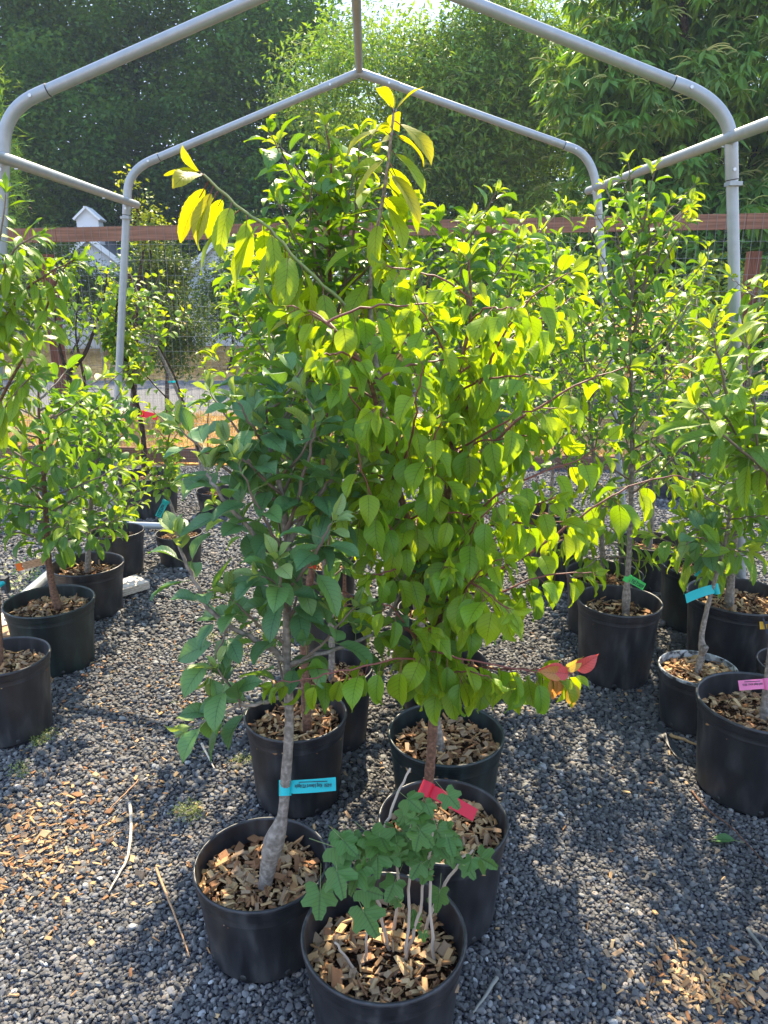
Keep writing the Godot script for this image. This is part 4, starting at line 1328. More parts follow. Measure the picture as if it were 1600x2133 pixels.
	shoot(t, PackedVector3Array([Vector3(0.125, 0.737, -1.720), Vector3(0.066, 0.837, -1.600), Vector3(-0.021, 0.861, -1.520), Vector3(-0.114, 0.851, -1.500), Vector3(-0.167, 0.836, -1.500), Vector3(-0.233, 0.825, -1.510)]), 0.0031, 0.0013, "apricot", 0.08, {"gap": 0.75})
	shoot(t, PackedVector3Array([Vector3(0.127, 0.815, -1.720), Vector3(0.204, 0.909, -1.680), Vector3(0.289, 0.984, -1.660), Vector3(0.387, 1.020, -1.660), Vector3(0.477, 1.023, -1.660)]), 0.0034, 0.0013, "apricot", 0.08, {"gap": 0.7})
	shoot(t, PackedVector3Array([Vector3(0.137, 0.938, -1.730), Vector3(0.285, 1.015, -1.720), Vector3(0.374, 1.070, -1.720), Vector3(0.486, 1.152, -1.740), Vector3(0.578, 1.199, -1.760), Vector3(0.685, 1.221, -1.780), Vector3(0.732, 1.212, -1.780)]), 0.0041, 0.0013, "apricot", 0.2, {"gap": 0.95})
	shoot(t, PackedVector3Array([Vector3(0.148, 1.149, -1.750), Vector3(0.217, 1.276, -1.700), Vector3(0.285, 1.367, -1.680), Vector3(0.397, 1.435, -1.680), Vector3(0.457, 1.466, -1.680), Vector3(0.518, 1.487, -1.680)]), 0.0041, 0.0013, "apricot", 0.08, {"gap": 0.62})
	shoot(t, PackedVector3Array([Vector3(0.144, 1.081, -1.740), Vector3(0.226, 1.186, -1.660), Vector3(0.322, 1.262, -1.620), Vector3(0.413, 1.294, -1.620), Vector3(0.467, 1.331, -1.620)]), 0.0034, 0.0013, "apricot", 0.08, {"gap": 0.62})
	shoot(t, PackedVector3Array([Vector3(0.160, 1.333, -1.750), Vector3(0.211, 1.449, -1.700), Vector3(0.256, 1.553, -1.680), Vector3(0.313, 1.632, -1.680), Vector3(0.381, 1.680, -1.680)]), 0.0034, 0.0013, "apricot", 0.08, {"gap": 0.7})
	shoot(t, PackedVector3Array([Vector3(0.163, 1.421, -1.750), Vector3(0.132, 1.514, -1.660), Vector3(0.083, 1.595, -1.620), Vector3(0.060, 1.642, -1.620)]), 0.0027, 0.0013, "apricot", 0.08, {"gap": 0.7})
	shoot(t, PackedVector3Array([Vector3(0.168, 1.464, -1.750), Vector3(0.264, 1.524, -1.800), Vector3(0.368, 1.587, -1.840), Vector3(0.436, 1.630, -1.860)]), 0.0027, 0.0013, "apricot", 0.08, {"gap": 0.7})
	shoot(t, PackedVector3Array([Vector3(0.076, 1.059, -1.700), Vector3(0.000, 1.170, -1.600), Vector3(-0.040, 1.269, -1.550), Vector3(-0.054, 1.341, -1.540)]), 0.0027, 0.0013, "apricot", 0.08, {"gap": 0.75})
	shoot(t, PackedVector3Array([Vector3(0.027, 1.237, -1.680), Vector3(0.060, 1.364, -1.580), Vector3(0.067, 1.449, -1.540), Vector3(0.075, 1.506, -1.530)]), 0.0027, 0.0013, "apricot", 0.08, {"gap": 0.65})
	shoot(t, PackedVector3Array([Vector3(-0.005, 1.360, -1.660), Vector3(-0.055, 1.411, -1.600), Vector3(-0.088, 1.463, -1.580)]), 0.0027, 0.0013, "apricot", 0.08, {"gap": 0.75})
	shoot(t, PackedVector3Array([Vector3(0.138, 1.012, -1.730), Vector3(0.179, 1.127, -1.600), Vector3(0.210, 1.199, -1.540), Vector3(0.246, 1.236, -1.520)]), 0.0027, 0.0013, "apricot", 0.08, {"gap": 0.65})
	shoot(t, PackedVector3Array([Vector3(0.132, 0.862, -1.730), Vector3(0.174, 0.983, -1.620), Vector3(0.207, 1.063, -1.560), Vector3(0.245, 1.098, -1.540)]), 0.0027, 0.0013, "apricot", 0.08, {"gap": 0.7})
	shoot(t, PackedVector3Array([Vector3(0.148, 1.149, -1.750), Vector3(0.109, 1.262, -1.620), Vector3(0.099, 1.337, -1.560), Vector3(0.116, 1.391, -1.540)]), 0.0027, 0.0013, "apricot", 0.08, {"gap": 0.65})
	shoot(t, PackedVector3Array([Vector3(0.156, 1.288, -1.750), Vector3(0.225, 1.357, -1.620), Vector3(0.287, 1.404, -1.580), Vector3(0.351, 1.417, -1.560)]), 0.0027, 0.0013, "apricot", 0.08, {"gap": 0.65})
	shoot(t, PackedVector3Array([Vector3(0.125, 0.711, -1.720), Vector3(0.166, 0.801, -1.600), Vector3(0.197, 0.833, -1.540), Vector3(0.232, 0.831, -1.520)]), 0.0027, 0.0013, "apricot", 0.08, {"gap": 0.75})
	shoot(t, PackedVector3Array([Vector3(0.128, 0.763, -1.720), Vector3(0.055, 0.900, -1.620), Vector3(0.021, 0.965, -1.580), Vector3(-0.021, 0.996, -1.560)]), 0.0027, 0.0013, "apricot", 0.08, {"gap": 0.85})
	clothe(t, s, 0.42, 0.95, 13, 0.34, 0.2, 0.45, "apricot", {"gap": 0.8, "bend": -0.15, "r0": 0.003, "from": 0.06})
	clothe(t, s, 0.33, 0.54, 12, 0.22, 0.3, 0.45, "apricot", {"gap": 0.74, "bend": -0.02, "r0": 0.003, "from": 0.1})
	clothe(t, s2, 0.05, 0.95, 11, 0.24, 0.18, 0.4, "apricot", {"gap": 0.8, "bend": -0.15, "r0": 0.003, "from": 0.06})
	for q in [[Vector3(0.378, 0.824, -1.560), 1, 0.95], [Vector3(0.415, 0.822, -1.555), 0, 1.05], [Vector3(0.418, 0.825, -1.550), 0, 1.0], [Vector3(0.408, 0.821, -1.550), 1, 0.95], [Vector3(0.417, 0.812, -1.560), 2, 1.05], [Vector3(0.388, 0.831, -1.560), 1, 0.9], [Vector3(0.421, 0.822, -1.550), 0, 0.8], [Vector3(0.397, 0.827, -1.550), 2, 0.8]]:
		var k := int(q[0].x * 1000) % 7
		leaf_at(t, SP.red_tip, q[0], Vector3([0.2, -0.4, 0.75, 0.15, -0.1, 0.5, 0.1][k], [-0.5, 0.15, -0.55, -0.9, -0.8, 0.5, -0.9][k], 0.2), Vector3(0.2, 0.5, 1), 0.062 * q[2], q[1])
	tag(t, Vector3(0.109, 0.417, -1.700), Vector3(1, -0.30, 0.45), "crimson", 0.125, 0.032, "", false, 0.0145, 0.004)
	grow(t)

	currant()

	t = potted("potted_tree", "tall apple tree with red stemmed shoots in the deep black pot behind the blue tag", -0.29, -2.245, 0.167, 0.31, {"singles": 220, "chips": 120})
	s = stem(t, PackedVector3Array([Vector3(-0.252, 0.262, -2.220), Vector3(-0.253, 0.437, -2.220), Vector3(-0.251, 0.601, -2.230), Vector3(-0.236, 0.744, -2.240), Vector3(-0.216, 0.851, -2.250), Vector3(-0.192, 1.021, -2.250), Vector3(-0.168, 1.242, -2.250), Vector3(-0.152, 1.439, -2.250), Vector3(-0.151, 1.651, -2.250), Vector3(-0.153, 1.841, -2.250), Vector3(-0.142, 1.974, -2.250), Vector3(-0.155, 2.059, -2.250)]), [[0, 0.015], [0.3, 0.012], [0.6, 0.008], [0.8, 0.005], [1, 0.002]], "brown_bark")
	leafy(t, SP.red_apple, s, 0.62, {"gap": 0.9})
	shoot(t, PackedVector3Array([Vector3(-0.151, 1.520, -2.250), Vector3(-0.113, 1.651, -2.220), Vector3(-0.080, 1.800, -2.200), Vector3(-0.071, 1.920, -2.200), Vector3(-0.066, 2.030, -2.200)]), 0.006, 0.002, "red_apple", 0.2, {"gap": 0.8})
	shoot(t, PackedVector3Array([Vector3(-0.152, 1.439, -2.250), Vector3(-0.213, 1.588, -2.200), Vector3(-0.240, 1.701, -2.180), Vector3(-0.257, 1.787, -2.180)]), 0.005, 0.002, "red_apple", 0.2, {"gap": 0.8})
	shoot(t, PackedVector3Array([Vector3(-0.152, 1.599, -2.250), Vector3(-0.183, 1.727, -2.200), Vector3(-0.198, 1.835, -2.180), Vector3(-0.182, 1.941, -2.180)]), 0.005, 0.002, "red_apple", 0.15, {"gap": 0.8})
	shoot(t, PackedVector3Array([Vector3(-0.149, 1.625, -2.250), Vector3(-0.039, 1.727, -2.200), Vector3(0.019, 1.799, -2.180), Vector3(0.051, 1.871, -2.180)]), 0.005, 0.002, "red_apple", 0.15, {"gap": 0.8})
	clothe(t, s, 0.42, 0.86, 32, 0.42, 0.15, 0.62, "red_apple", {"gap": 0.72, "size": 1.05})
	var or1 := Geo.new()
	tube(or1, PackedVector3Array([Vector3(-0.224, 0.818, -2.246), Vector3(-0.216, 0.851, -2.250)]), func(_s): return 0.0135, 10)
	part("paint_mark", or1.mesh(M.tag_flame), t.node, t.back, "orange paint mark on the trunk")
	grow(t)

	t = potted("potted_tree", "tall cherry tree with long toothed hanging leaves above all the others", 0.197, -2.15, 0.183, 0.30, {"pot": "green_pot", "singles": 260, "chips": 120, "twig": "red_twig"})
	s = stem(t, PackedVector3Array([Vector3(0.186, 0.218, -2.130), Vector3(0.166, 0.319, -2.130), Vector3(0.148, 0.470, -2.130), Vector3(0.103, 0.715, -2.120), Vector3(0.062, 0.949, -2.100), Vector3(0.020, 1.193, -2.080), Vector3(-0.013, 1.406, -2.060), Vector3(-0.035, 1.580, -2.050), Vector3(-0.029, 1.721, -2.050), Vector3(0.000, 1.880, -2.050), Vector3(0.014, 1.978, -2.050), Vector3(0.023, 2.057, -2.050)]), [[0, 0.017], [0.3, 0.012], [0.6, 0.007], [1, 0.0028]], "bark")
	leafy(t, SP.cherry, s, 0.78, {"gap": 0.5, "bud": 3})
	shoot(t, PackedVector3Array([Vector3(-0.030, 1.456, -2.060), Vector3(-0.073, 1.581, -2.020), Vector3(-0.131, 1.642, -1.980), Vector3(-0.208, 1.712, -1.950), Vector3(-0.272, 1.787, -1.930), Vector3(-0.347, 1.839, -1.920), Vector3(-0.414, 1.901, -1.910)]), 0.006, 0.0028, "cherry", 0.25, {"gap": 0.62, "bark": "green_stem", "bud": 3})
	shoot(t, PackedVector3Array([Vector3(-0.013, 1.406, -2.060), Vector3(-0.085, 1.488, -1.980), Vector3(-0.131, 1.549, -1.950), Vector3(-0.163, 1.606, -1.930)]), 0.004, 0.002, "cherry", 0.2, {"gap": 0.7, "bud": 0})
	shoot(t, PackedVector3Array([Vector3(0.062, 0.949, -2.100), Vector3(-0.013, 1.086, -2.020), Vector3(-0.076, 1.163, -1.980), Vector3(-0.138, 1.194, -1.960)]), 0.004, 0.002, "cherry", 0.2, {"gap": 0.9, "bud": 0})
	grow(t)

	var rows := [
		["apple tree in the black pot two pots behind the blue tagged tree", -0.20, -2.59, 0.158, 0.30, "red_apple", PackedVector3Array([Vector3(-0.197, 0.231, -2.580), Vector3(-0.193, 0.475, -2.580), Vector3(-0.218, 0.752, -2.580), Vector3(-0.263, 1.100, -2.580), Vector3(-0.288, 1.344, -2.580), Vector3(-0.311, 1.592, -2.580), Vector3(-0.343, 1.769, -2.580)]), 24, 0.40],
		["leafy apple tree in the black pot right behind the cherry tree", 0.225, -2.64, 0.163, 0.30, "red_apple", PackedVector3Array([Vector3(0.273, 0.219, -2.620), Vector3(0.276, 0.456, -2.620), Vector3(0.283, 0.829, -2.620), Vector3(0.298, 1.175, -2.620), Vector3(0.296, 1.467, -2.620), Vector3(0.266, 1.682, -2.620), Vector3(0.250, 1.822, -2.620)]), 26, 0.42],
		["twin stemmed small tree in the fourth pot of the left middle row", -0.21, -3.16, 0.150, 0.30, "small_apple", PackedVector3Array([Vector3(-0.211, 0.157, -3.150), Vector3(-0.211, 0.376, -3.150), Vector3(-0.227, 0.663, -3.150), Vector3(-0.318, 1.079, -3.150), Vector3(-0.425, 1.392, -3.150), Vector3(-0.510, 1.652, -3.150)]), 24, 0.38],
		["upright apple tree with pale shoots two pots behind the cherry", 0.22, -3.14, 0.160, 0.30, "red_apple", PackedVector3Array([Vector3(0.222, 0.252, -3.120), Vector3(0.237, 0.564, -3.120), Vector3(0.318, 0.985, -3.120), Vector3(0.424, 1.319, -3.120), Vector3(0.488, 1.616, -3.120), Vector3(0.523, 1.846, -3.120)]), 28, 0.46],
		["dark leaved small tree at the far end of the middle rows", 0.20, -3.72, 0.165, 0.30, "small_apple", PackedVector3Array([Vector3(0.234, 0.272, -3.700), Vector3(0.288, 0.616, -3.700), Vector3(0.509, 1.097, -3.700), Vector3(0.719, 1.480, -3.700), Vector3(0.800, 1.800, -3.700)]), 30, 0.46],
		["pale twigged apple tree at the far left end of the middle rows", -0.30, -3.76, 0.160, 0.30, "small_apple", PackedVector3Array([Vector3(-0.273, 0.270, -3.740), Vector3(-0.317, 0.529, -3.740), Vector3(-0.472, 0.973, -3.740), Vector3(-0.554, 1.276, -3.740), Vector3(-0.634, 1.522, -3.740), Vector3(-0.666, 1.780, -3.740)]), 16, 0.34]]
	for r in rows:
		t = potted("potted_tree", r[0], r[1], r[2], r[3], r[4], {"singles": 60, "chips": 200, "twig": "grey_twig" if r[5] == "small_apple" else "apple_twig"})
		var raw: PackedVector3Array = r[6]
		raw[0] = Vector3(raw[0].x, t.top - 0.01, r[2])
		s = stem(t, raw, [[0, 0.013], [0.4, 0.010], [0.8, 0.005], [1, 0.002]], "bark")
		leafy(t, SP[r[5]], s, 0.6, {})
		clothe(t, s, 0.24, 0.95, r[7] + 6, r[8] * 0.92, 0.15, 0.6, r[5], {"gap": 0.9})
		if r[1] == -0.21:
			stem(t, PackedVector3Array([Vector3(-0.175, 0.178, -3.130), Vector3(-0.172, 0.406, -3.130), Vector3(-0.160, 0.626, -3.130), Vector3(-0.080, 0.982, -3.130), Vector3(0.000, 1.283, -3.100)]), [[0, 0.011], [1, 0.003]], "brown_bark")
		grow(t)


func currant() -> void:
	var t := potted("potted_bush", "lobed leaved currant bush of thin dry canes in the front pot", 0.0, -1.375, 0.182, 0.285, {"singles": 300, "chips": 160, "sunk": 0.075, "twig": "dry_cane", "category": "potted bush"})
	for c in [PackedVector3Array([Vector3(0.044, 0.162, -1.370), Vector3(0.050, 0.260, -1.360), Vector3(0.055, 0.459, -1.360), Vector3(0.058, 0.578, -1.360)]), PackedVector3Array([Vector3(0.053, 0.174, -1.390), Vector3(0.067, 0.280, -1.380), Vector3(0.078, 0.336, -1.380), Vector3(0.092, 0.459, -1.380), Vector3(0.108, 0.524, -1.390)]), PackedVector3Array([Vector3(0.113, 0.176, -1.370), Vector3(0.103, 0.315, -1.360), Vector3(0.096, 0.459, -1.360), Vector3(0.101, 0.566, -1.360)]), PackedVector3Array([Vector3(0.013, 0.203, -1.400), Vector3(-0.003, 0.301, -1.390), Vector3(-0.021, 0.385, -1.380), Vector3(-0.039, 0.464, -1.360), Vector3(-0.061, 0.506, -1.360)]), PackedVector3Array([Vector3(0.018, 0.231, -1.440), Vector3(0.032, 0.373, -1.430), Vector3(0.016, 0.500, -1.420)]), PackedVector3Array([Vector3(0.085, 0.269, -1.430), Vector3(0.127, 0.345, -1.420), Vector3(0.166, 0.428, -1.420), Vector3(0.196, 0.462, -1.420)])]:
		c[0].y = t.top - 0.005
		shoot(t, c, 0.0042, 0.0026, "currant", 1.0)
	for c in [PackedVector3Array([Vector3(-0.049, 0.180, -1.340), Vector3(-0.080, 0.253, -1.330), Vector3(-0.106, 0.300, -1.330)]), PackedVector3Array([Vector3(-0.049, 0.190, -1.360), Vector3(-0.040, 0.254, -1.360), Vector3(-0.033, 0.321, -1.360)]), PackedVector3Array([Vector3(-0.002, 0.509, -1.420), Vector3(0.017, 0.549, -1.440), Vector3(0.038, 0.593, -1.460), Vector3(0.058, 0.628, -1.480)])]:
		shoot(t, c, 0.0036, 0.0026, "currant", 1.0)
	for q in PackedVector3Array([Vector3(-0.056, 0.390, -1.345), Vector3(-0.131, 0.510, -1.370), Vector3(-0.136, 0.429, -1.360), Vector3(-0.101, 0.485, -1.350), Vector3(-0.067, 0.417, -1.350), Vector3(-0.038, 0.493, -1.340), Vector3(-0.010, 0.515, -1.360), Vector3(-0.076, 0.518, -1.390), Vector3(-0.102, 0.534, -1.370), Vector3(0.032, 0.515, -1.350), Vector3(0.031, 0.439, -1.360), Vector3(0.047, 0.522, -1.370), Vector3(0.070, 0.588, -1.370), Vector3(0.078, 0.569, -1.350), Vector3(0.106, 0.562, -1.370), Vector3(0.123, 0.615, -1.410), Vector3(0.039, 0.607, -1.400), Vector3(0.051, 0.585, -1.390), Vector3(0.081, 0.609, -1.390), Vector3(0.128, 0.538, -1.380), Vector3(0.106, 0.525, -1.360), Vector3(0.086, 0.488, -1.360), Vector3(0.130, 0.463, -1.390), Vector3(0.196, 0.443, -1.420), Vector3(0.174, 0.433, -1.410), Vector3(0.125, 0.378, -1.400), Vector3(0.060, 0.580, -1.350), Vector3(-0.041, 0.524, -1.390), Vector3(-0.016, 0.522, -1.400), Vector3(0.021, 0.530, -1.390), Vector3(0.071, 0.510, -1.370), Vector3(0.135, 0.492, -1.400)]):
		var big := 1.0 if q.x < 0.02 else 0.70
		var d := Vector3(rnd(-0.7, 0.7), rnd(-0.75, 0.1), rnd(0.15, 0.9))
		leaf_at(t, SP.currant, q + Vector3(0, 0.012, 0), d, Vector3(rnd(-0.3, 0.3), 0.9, 0.65) + rv() * 0.55, SP.currant.size * big * rnd(0.78, 1.15))
	for k in 42:
		var p := Vector3(0.082, 0.526, -1.380) + Vector3(rng.randfn(0, 0.045), rng.randfn(0, 0.026), rng.randfn(0, 0.03))
		leaf_at(t, SP.currant, p, rv() + Vector3(0, -0.4, 0.4), rv() * 0.5 + Vector3(0, 0.8, 0.6), rnd(0.028, 0.052))
	for q in PackedVector3Array([Vector3(0.016, 0.314, -1.420), Vector3(0.038, 0.320, -1.420), Vector3(0.027, 0.333, -1.420), Vector3(0.073, 0.289, -1.390), Vector3(0.085, 0.286, -1.380), Vector3(0.066, 0.280, -1.380), Vector3(0.138, 0.365, -1.400)]):
		leaf_at(t, SP.currant, q, rv() + Vector3(0, 0.2, 0.3), Vector3(0, 0.7, 0.7), rnd(0.022, 0.034))
	grow(t)


func right_row() -> void:
	var t := potted("potted_tree", "large leaved apple tree with a pink tag in the big right hand pot", 1.257, -2.28, 0.205, 0.335, {"singles": 260, "chips": 120, "sunk": 0.07, "group": "fruit trees of the right row"})
	var s := stem(t, PackedVector3Array([Vector3(1.264, 0.249, -2.270), Vector3(1.261, 0.393, -2.270), Vector3(1.251, 0.616, -2.270), Vector3(1.232, 0.860, -2.270), Vector3(1.192, 1.064, -2.260), Vector3(1.147, 1.163, -2.250)]), [[0, 0.016], [0.3, 0.012], [1, 0.006]], "bark")
	shoot(t, PackedVector3Array([Vector3(1.147, 1.163, -2.250), Vector3(1.033, 1.259, -2.200), Vector3(0.970, 1.365, -2.180), Vector3(0.929, 1.460, -2.160), Vector3(0.894, 1.538, -2.150)]), 0.006, 0.0025, "long_apple", 0.1, {"gap": 0.75, "size": 1.1})
	shoot(t, PackedVector3Array([Vector3(1.156, 1.155, -2.250), Vector3(1.166, 1.318, -2.220), Vector3(1.150, 1.496, -2.200), Vector3(1.094, 1.651, -2.200)]), 0.006, 0.0025, "long_apple", 0.1, {"gap": 0.7, "size": 1.1})
	shoot(t, PackedVector3Array([Vector3(1.171, 1.096, -2.250), Vector3(1.026, 1.198, -2.120), Vector3(0.905, 1.279, -2.050), Vector3(0.819, 1.351, -2.000)]), 0.005, 0.0025, "long_apple", 0.2, {"gap": 0.9, "size": 1.1})
	shoot(t, PackedVector3Array([Vector3(1.194, 1.019, -2.260), Vector3(1.102, 1.142, -2.180), Vector3(1.046, 1.262, -2.140), Vector3(1.017, 1.360, -2.120)]), 0.005, 0.0025, "long_apple", 0.1, {"gap": 0.8, "size": 1.1})
	shoot(t, PackedVector3Array([Vector3(1.183, 1.064, -2.260), Vector3(1.132, 1.233, -2.300), Vector3(1.091, 1.389, -2.320), Vector3(1.063, 1.516, -2.320)]), 0.005, 0.0025, "long_apple", 0.1, {"gap": 0.8, "size": 1.1})
	clothe(t, s, 0.75, 1.0, 5, 0.3, 0.34, 0.6, "long_apple", {"gap": 0.9, "pull": Vector3(-0.2, 0, 0)})
	tag(t, Vector3(1.257, 0.409, -2.260), Vector3(-1, -0.03, 0.05), "pink", 0.085, 0.032, "A2488   Lustar Apple Dwar", true, 0.0135, 0.002)
	grow(t)

	t = potted("potted_tree", "thin crooked young tree with a blue tag in the worn white rimmed pot", 1.22, -2.70, 0.146, 0.24, {"singles": 220, "chips": 120, "sunk": 0.03, "worn": true, "group": "fruit trees of the right row"})
	s = stem(t, PackedVector3Array([Vector3(1.209, 0.181, -2.690), Vector3(1.217, 0.253, -2.690), Vector3(1.223, 0.314, -2.690), Vector3(1.214, 0.375, -2.690), Vector3(1.219, 0.464, -2.690), Vector3(1.228, 0.542, -2.690), Vector3(1.244, 0.657, -2.690), Vector3(1.257, 0.770, -2.690), Vector3(1.257, 0.880, -2.690), Vector3(1.258, 0.988, -2.690)]), [[0, 0.012], [0.2, 0.013], [0.26, 0.016], [0.32, 0.010], [0.7, 0.007], [1, 0.003]], "bark")
	var cut := Geo.new()
	tube(cut, PackedVector3Array([Vector3(1.221, 0.302, -2.685), Vector3(1.221, 0.343, -2.660)]), func(_s): return 0.012, 10)
	part("cut_stub", cut.mesh(M.bark), t.node, t.back)
	clothe(t, s, 0.66, 1.0, 13, 0.24, 0.18, 0.35, "long_apple", {"gap": 0.9, "bend": 0.05, "size": 0.955})
	shoot(t, PackedVector3Array([Vector3(1.244, 0.657, -2.690), Vector3(1.163, 0.775, -2.620), Vector3(1.101, 0.806, -2.580), Vector3(1.062, 0.786, -2.560)]), 0.004, 0.002, "apple", 0.2, {"gap": 0.8})
	tag(t, Vector3(1.246, 0.569, -2.690), Vector3(-1, 0.0, 0.35), "teal", 0.125, 0.034, "", false, 0.0095, 0.022)
	grow(t)

	t = potted("potted_tree", "stout trunked tree in the wide pot with a yellow tag at the right edge", 1.58, -3.18, 0.222, 0.345, {"singles": 180, "chips": 160, "group": "fruit trees of the right row"})
	s = stem(t, PackedVector3Array([Vector3(1.536, 0.280, -3.170), Vector3(1.530, 0.379, -3.170), Vector3(1.523, 0.547, -3.170), Vector3(1.507, 0.870, -3.170), Vector3(1.490, 1.156, -3.170), Vector3(1.493, 1.429, -3.170), Vector3(1.489, 1.670, -3.170)]), [[0, 0.021], [0.1, 0.022], [0.25, 0.014], [1, 0.004]], "bark")
	clothe(t, s, 0.25, 0.95, 26, 0.40, 0.24, 0.35, "long_apple", {"gap": 1.0, "bend": 0.08, "size": 0.95})
	tag(t, Vector3(1.653, 0.300, -2.950), Vector3(-1, 0.0, 0.0), "yellow", 0.08, 0.032, "A4", true, 0.004, 0.0)
	grow(t)

	t = potted("potted_tree", "tall straight apple tree with a green tag above the knob of its trunk", 1.017, -3.085, 0.178, 0.36, {"singles": 100, "chips": 160, "sunk": 0.07, "group": "fruit trees of the right row"})
	s = stem(t, PackedVector3Array([Vector3(1.049, 0.274, -3.080), Vector3(1.043, 0.393, -3.080), Vector3(1.040, 0.514, -3.080), Vector3(1.030, 0.727, -3.080), Vector3(1.012, 1.013, -3.080), Vector3(0.985, 1.285, -3.080), Vector3(0.958, 1.508, -3.080), Vector3(0.957, 1.722, -3.080), Vector3(0.968, 1.877, -3.080), Vector3(0.935, 1.970, -3.080)]), [[0, 0.014], [0.1, 0.018], [0.14, 0.012], [0.5, 0.009], [1, 0.0022]], "bark")
	leafy(t, SP.small_apple, s, 0.5, {"gap": 0.9})
	clothe(t, s, 0.36, 0.9, 40, 0.36, 0.2, 0.65, "small_apple", {"gap": 1.05})
	shoot(t, PackedVector3Array([Vector3(0.972, 1.472, -3.080), Vector3(0.987, 1.652, -3.050), Vector3(0.992, 1.790, -3.040), Vector3(0.981, 1.924, -3.040)]), 0.005, 0.002, "small_apple", 0.2, {})
	shoot(t, PackedVector3Array([Vector3(0.979, 1.361, -3.080), Vector3(1.117, 1.491, -3.060), Vector3(1.174, 1.617, -3.050), Vector3(1.217, 1.722, -3.050), Vector3(1.219, 1.794, -3.050)]), 0.005, 0.002, "small_apple", 0.2, {"bark": "grey_twig"})
	shoot(t, PackedVector3Array([Vector3(0.963, 1.581, -3.080), Vector3(1.015, 1.754, -3.000), Vector3(1.049, 1.855, -3.000), Vector3(1.087, 1.913, -3.000)]), 0.004, 0.002, "cherry", 0.5, {"size": 0.55})
	tag(t, Vector3(1.041, 0.463, -3.080), Vector3(1, -0.5, 0.1), "green", 0.075, 0.032, "Yel Prune", false, 0.012, 0.004)
	grow(t)

	t = potted("potted_tree", "dark peach tree with low hanging leaves behind the green tagged tree", 1.085, -3.55, 0.185, 0.31, {"singles": 40, "chips": 240, "group": "fruit trees of the right row"})
	s = stem(t, PackedVector3Array([Vector3(1.078, 0.230, -3.540), Vector3(1.063, 0.418, -3.540), Vector3(1.028, 0.661, -3.540), Vector3(0.979, 0.918, -3.540), Vector3(0.936, 1.187, -3.540), Vector3(0.895, 1.445, -3.540)]), [[0, 0.014], [1, 0.004]], "bark")
	clothe(t, s, 0.12, 0.5, 14, 0.24, 0.22, 0.1, "peach", {"gap": 0.9, "bend": -0.1, "size": 0.85})
	clothe(t, s, 0.5, 1.0, 14, 0.3, 0.2, 0.7, "small_apple", {})
	grow(t)

	t = potted("potted_tree", "tree in the dark green pot half behind the yellow tagged pot", 1.60, -3.63, 0.205, 0.325, {"pot": "green_pot", "singles": 40, "chips": 240, "group": "fruit trees of the right row"})
	s = stem(t, PackedVector3Array([Vector3(1.579, 0.258, -3.600), Vector3(1.561, 0.397, -3.600), Vector3(1.521, 0.644, -3.600), Vector3(1.461, 0.929, -3.600), Vector3(1.429, 1.224, -3.600), Vector3(1.421, 1.484, -3.600)]), [[0, 0.017], [0.2, 0.013], [1, 0.003]], "bark")
	clothe(t, s, 0.35, 1.0, 22, 0.34, 0.2, 0.6, "small_apple", {})
	tag(t, Vector3(1.558, 0.316, -3.580), Vector3(-0.2, -1, 0.1), "teal", 0.085, 0.02, "", false, 0.016)
	grow(t)

	t = potted("potted_tree", "slim tree in the black pot farther back beside the green pot", 1.535, -4.20, 0.186, 0.26, {"chips": 260, "group": "fruit trees of the right row"})
	s = stem(t, PackedVector3Array([Vector3(1.526, 0.198, -4.190), Vector3(1.524, 0.394, -4.190), Vector3(1.515, 0.674, -4.190), Vector3(1.507, 1.024, -4.190), Vector3(1.512, 1.357, -4.190), Vector3(1.507, 1.653, -4.190)]), [[0, 0.018], [0.2, 0.013], [1, 0.003]], "bark")
	clothe(t, s, 0.32, 1.0, 26, 0.36, 0.2, 0.65, "small_apple", {})
	grow(t)

	t = potted("potted_tree", "young tree in the black pot just left of the dark low peach", 1.00, -4.22, 0.165, 0.30, {"chips": 260, "group": "fruit trees of the right row"})
	s = stem(t, PackedVector3Array([Vector3(1.064, 0.276, -4.200), Vector3(1.051, 0.477, -4.200), Vector3(1.029, 0.727, -4.200), Vector3(0.983, 1.048, -4.200), Vector3(0.934, 1.407, -4.200)]), [[0, 0.013], [1, 0.003]], "bark")
	clothe(t, s, 0.4, 1.0, 24, 0.34, 0.2, 0.65, "small_apple", {})
	grow(t)

	t = potted("potted_tree", "young tree with an orange tag in the farthest pot of the right row", 1.05, -4.70, 0.165, 0.30, {"chips": 260, "group": "fruit trees of the right row"})
	s = stem(t, PackedVector3Array([Vector3(1.059, 0.248, -4.700), Vector3(1.057, 0.494, -4.700), Vector3(1.068, 0.799, -4.700), Vector3(1.104, 1.151, -4.700), Vector3(1.106, 1.544, -4.700)]), [[0, 0.013], [1, 0.003]], "bark")
	clothe(t, s, 0.35, 1.0, 24, 0.36, 0.2, 0.65, "small_apple", {})
	tag(t, Vector3(1.065, 0.396, -4.600), Vector3(1, 0.2, 0.1), "orange", 0.05, 0.03, "", false, 0.012)
	grow(t)

	t = potted("potted_sapling", "bare small pot cut off by the right edge beside the worn rimmed pot", 1.625, -2.73, 0.150, 0.24, {"singles": 40, "chips": 160, "group": "fruit trees of the right row"})
	s = stem(t, PackedVector3Array([Vector3(1.625, 0.18, -2.73), Vector3(1.63, 0.5, -2.74), Vector3(1.62, 0.9, -2.75)]), [[0, 0.009], [1, 0.003]], "bark")
	clothe(t, s, 0.5, 1.0, 7, 0.2, 0.14, 0.7, "apple", {})
	grow(t)
	t = potted("potted_sapling", "nearest right hand pot of which only the dark edge shows", 1.215, -1.70, 0.170, 0.30, {"chips": 120, "group": "fruit trees of the right row"})
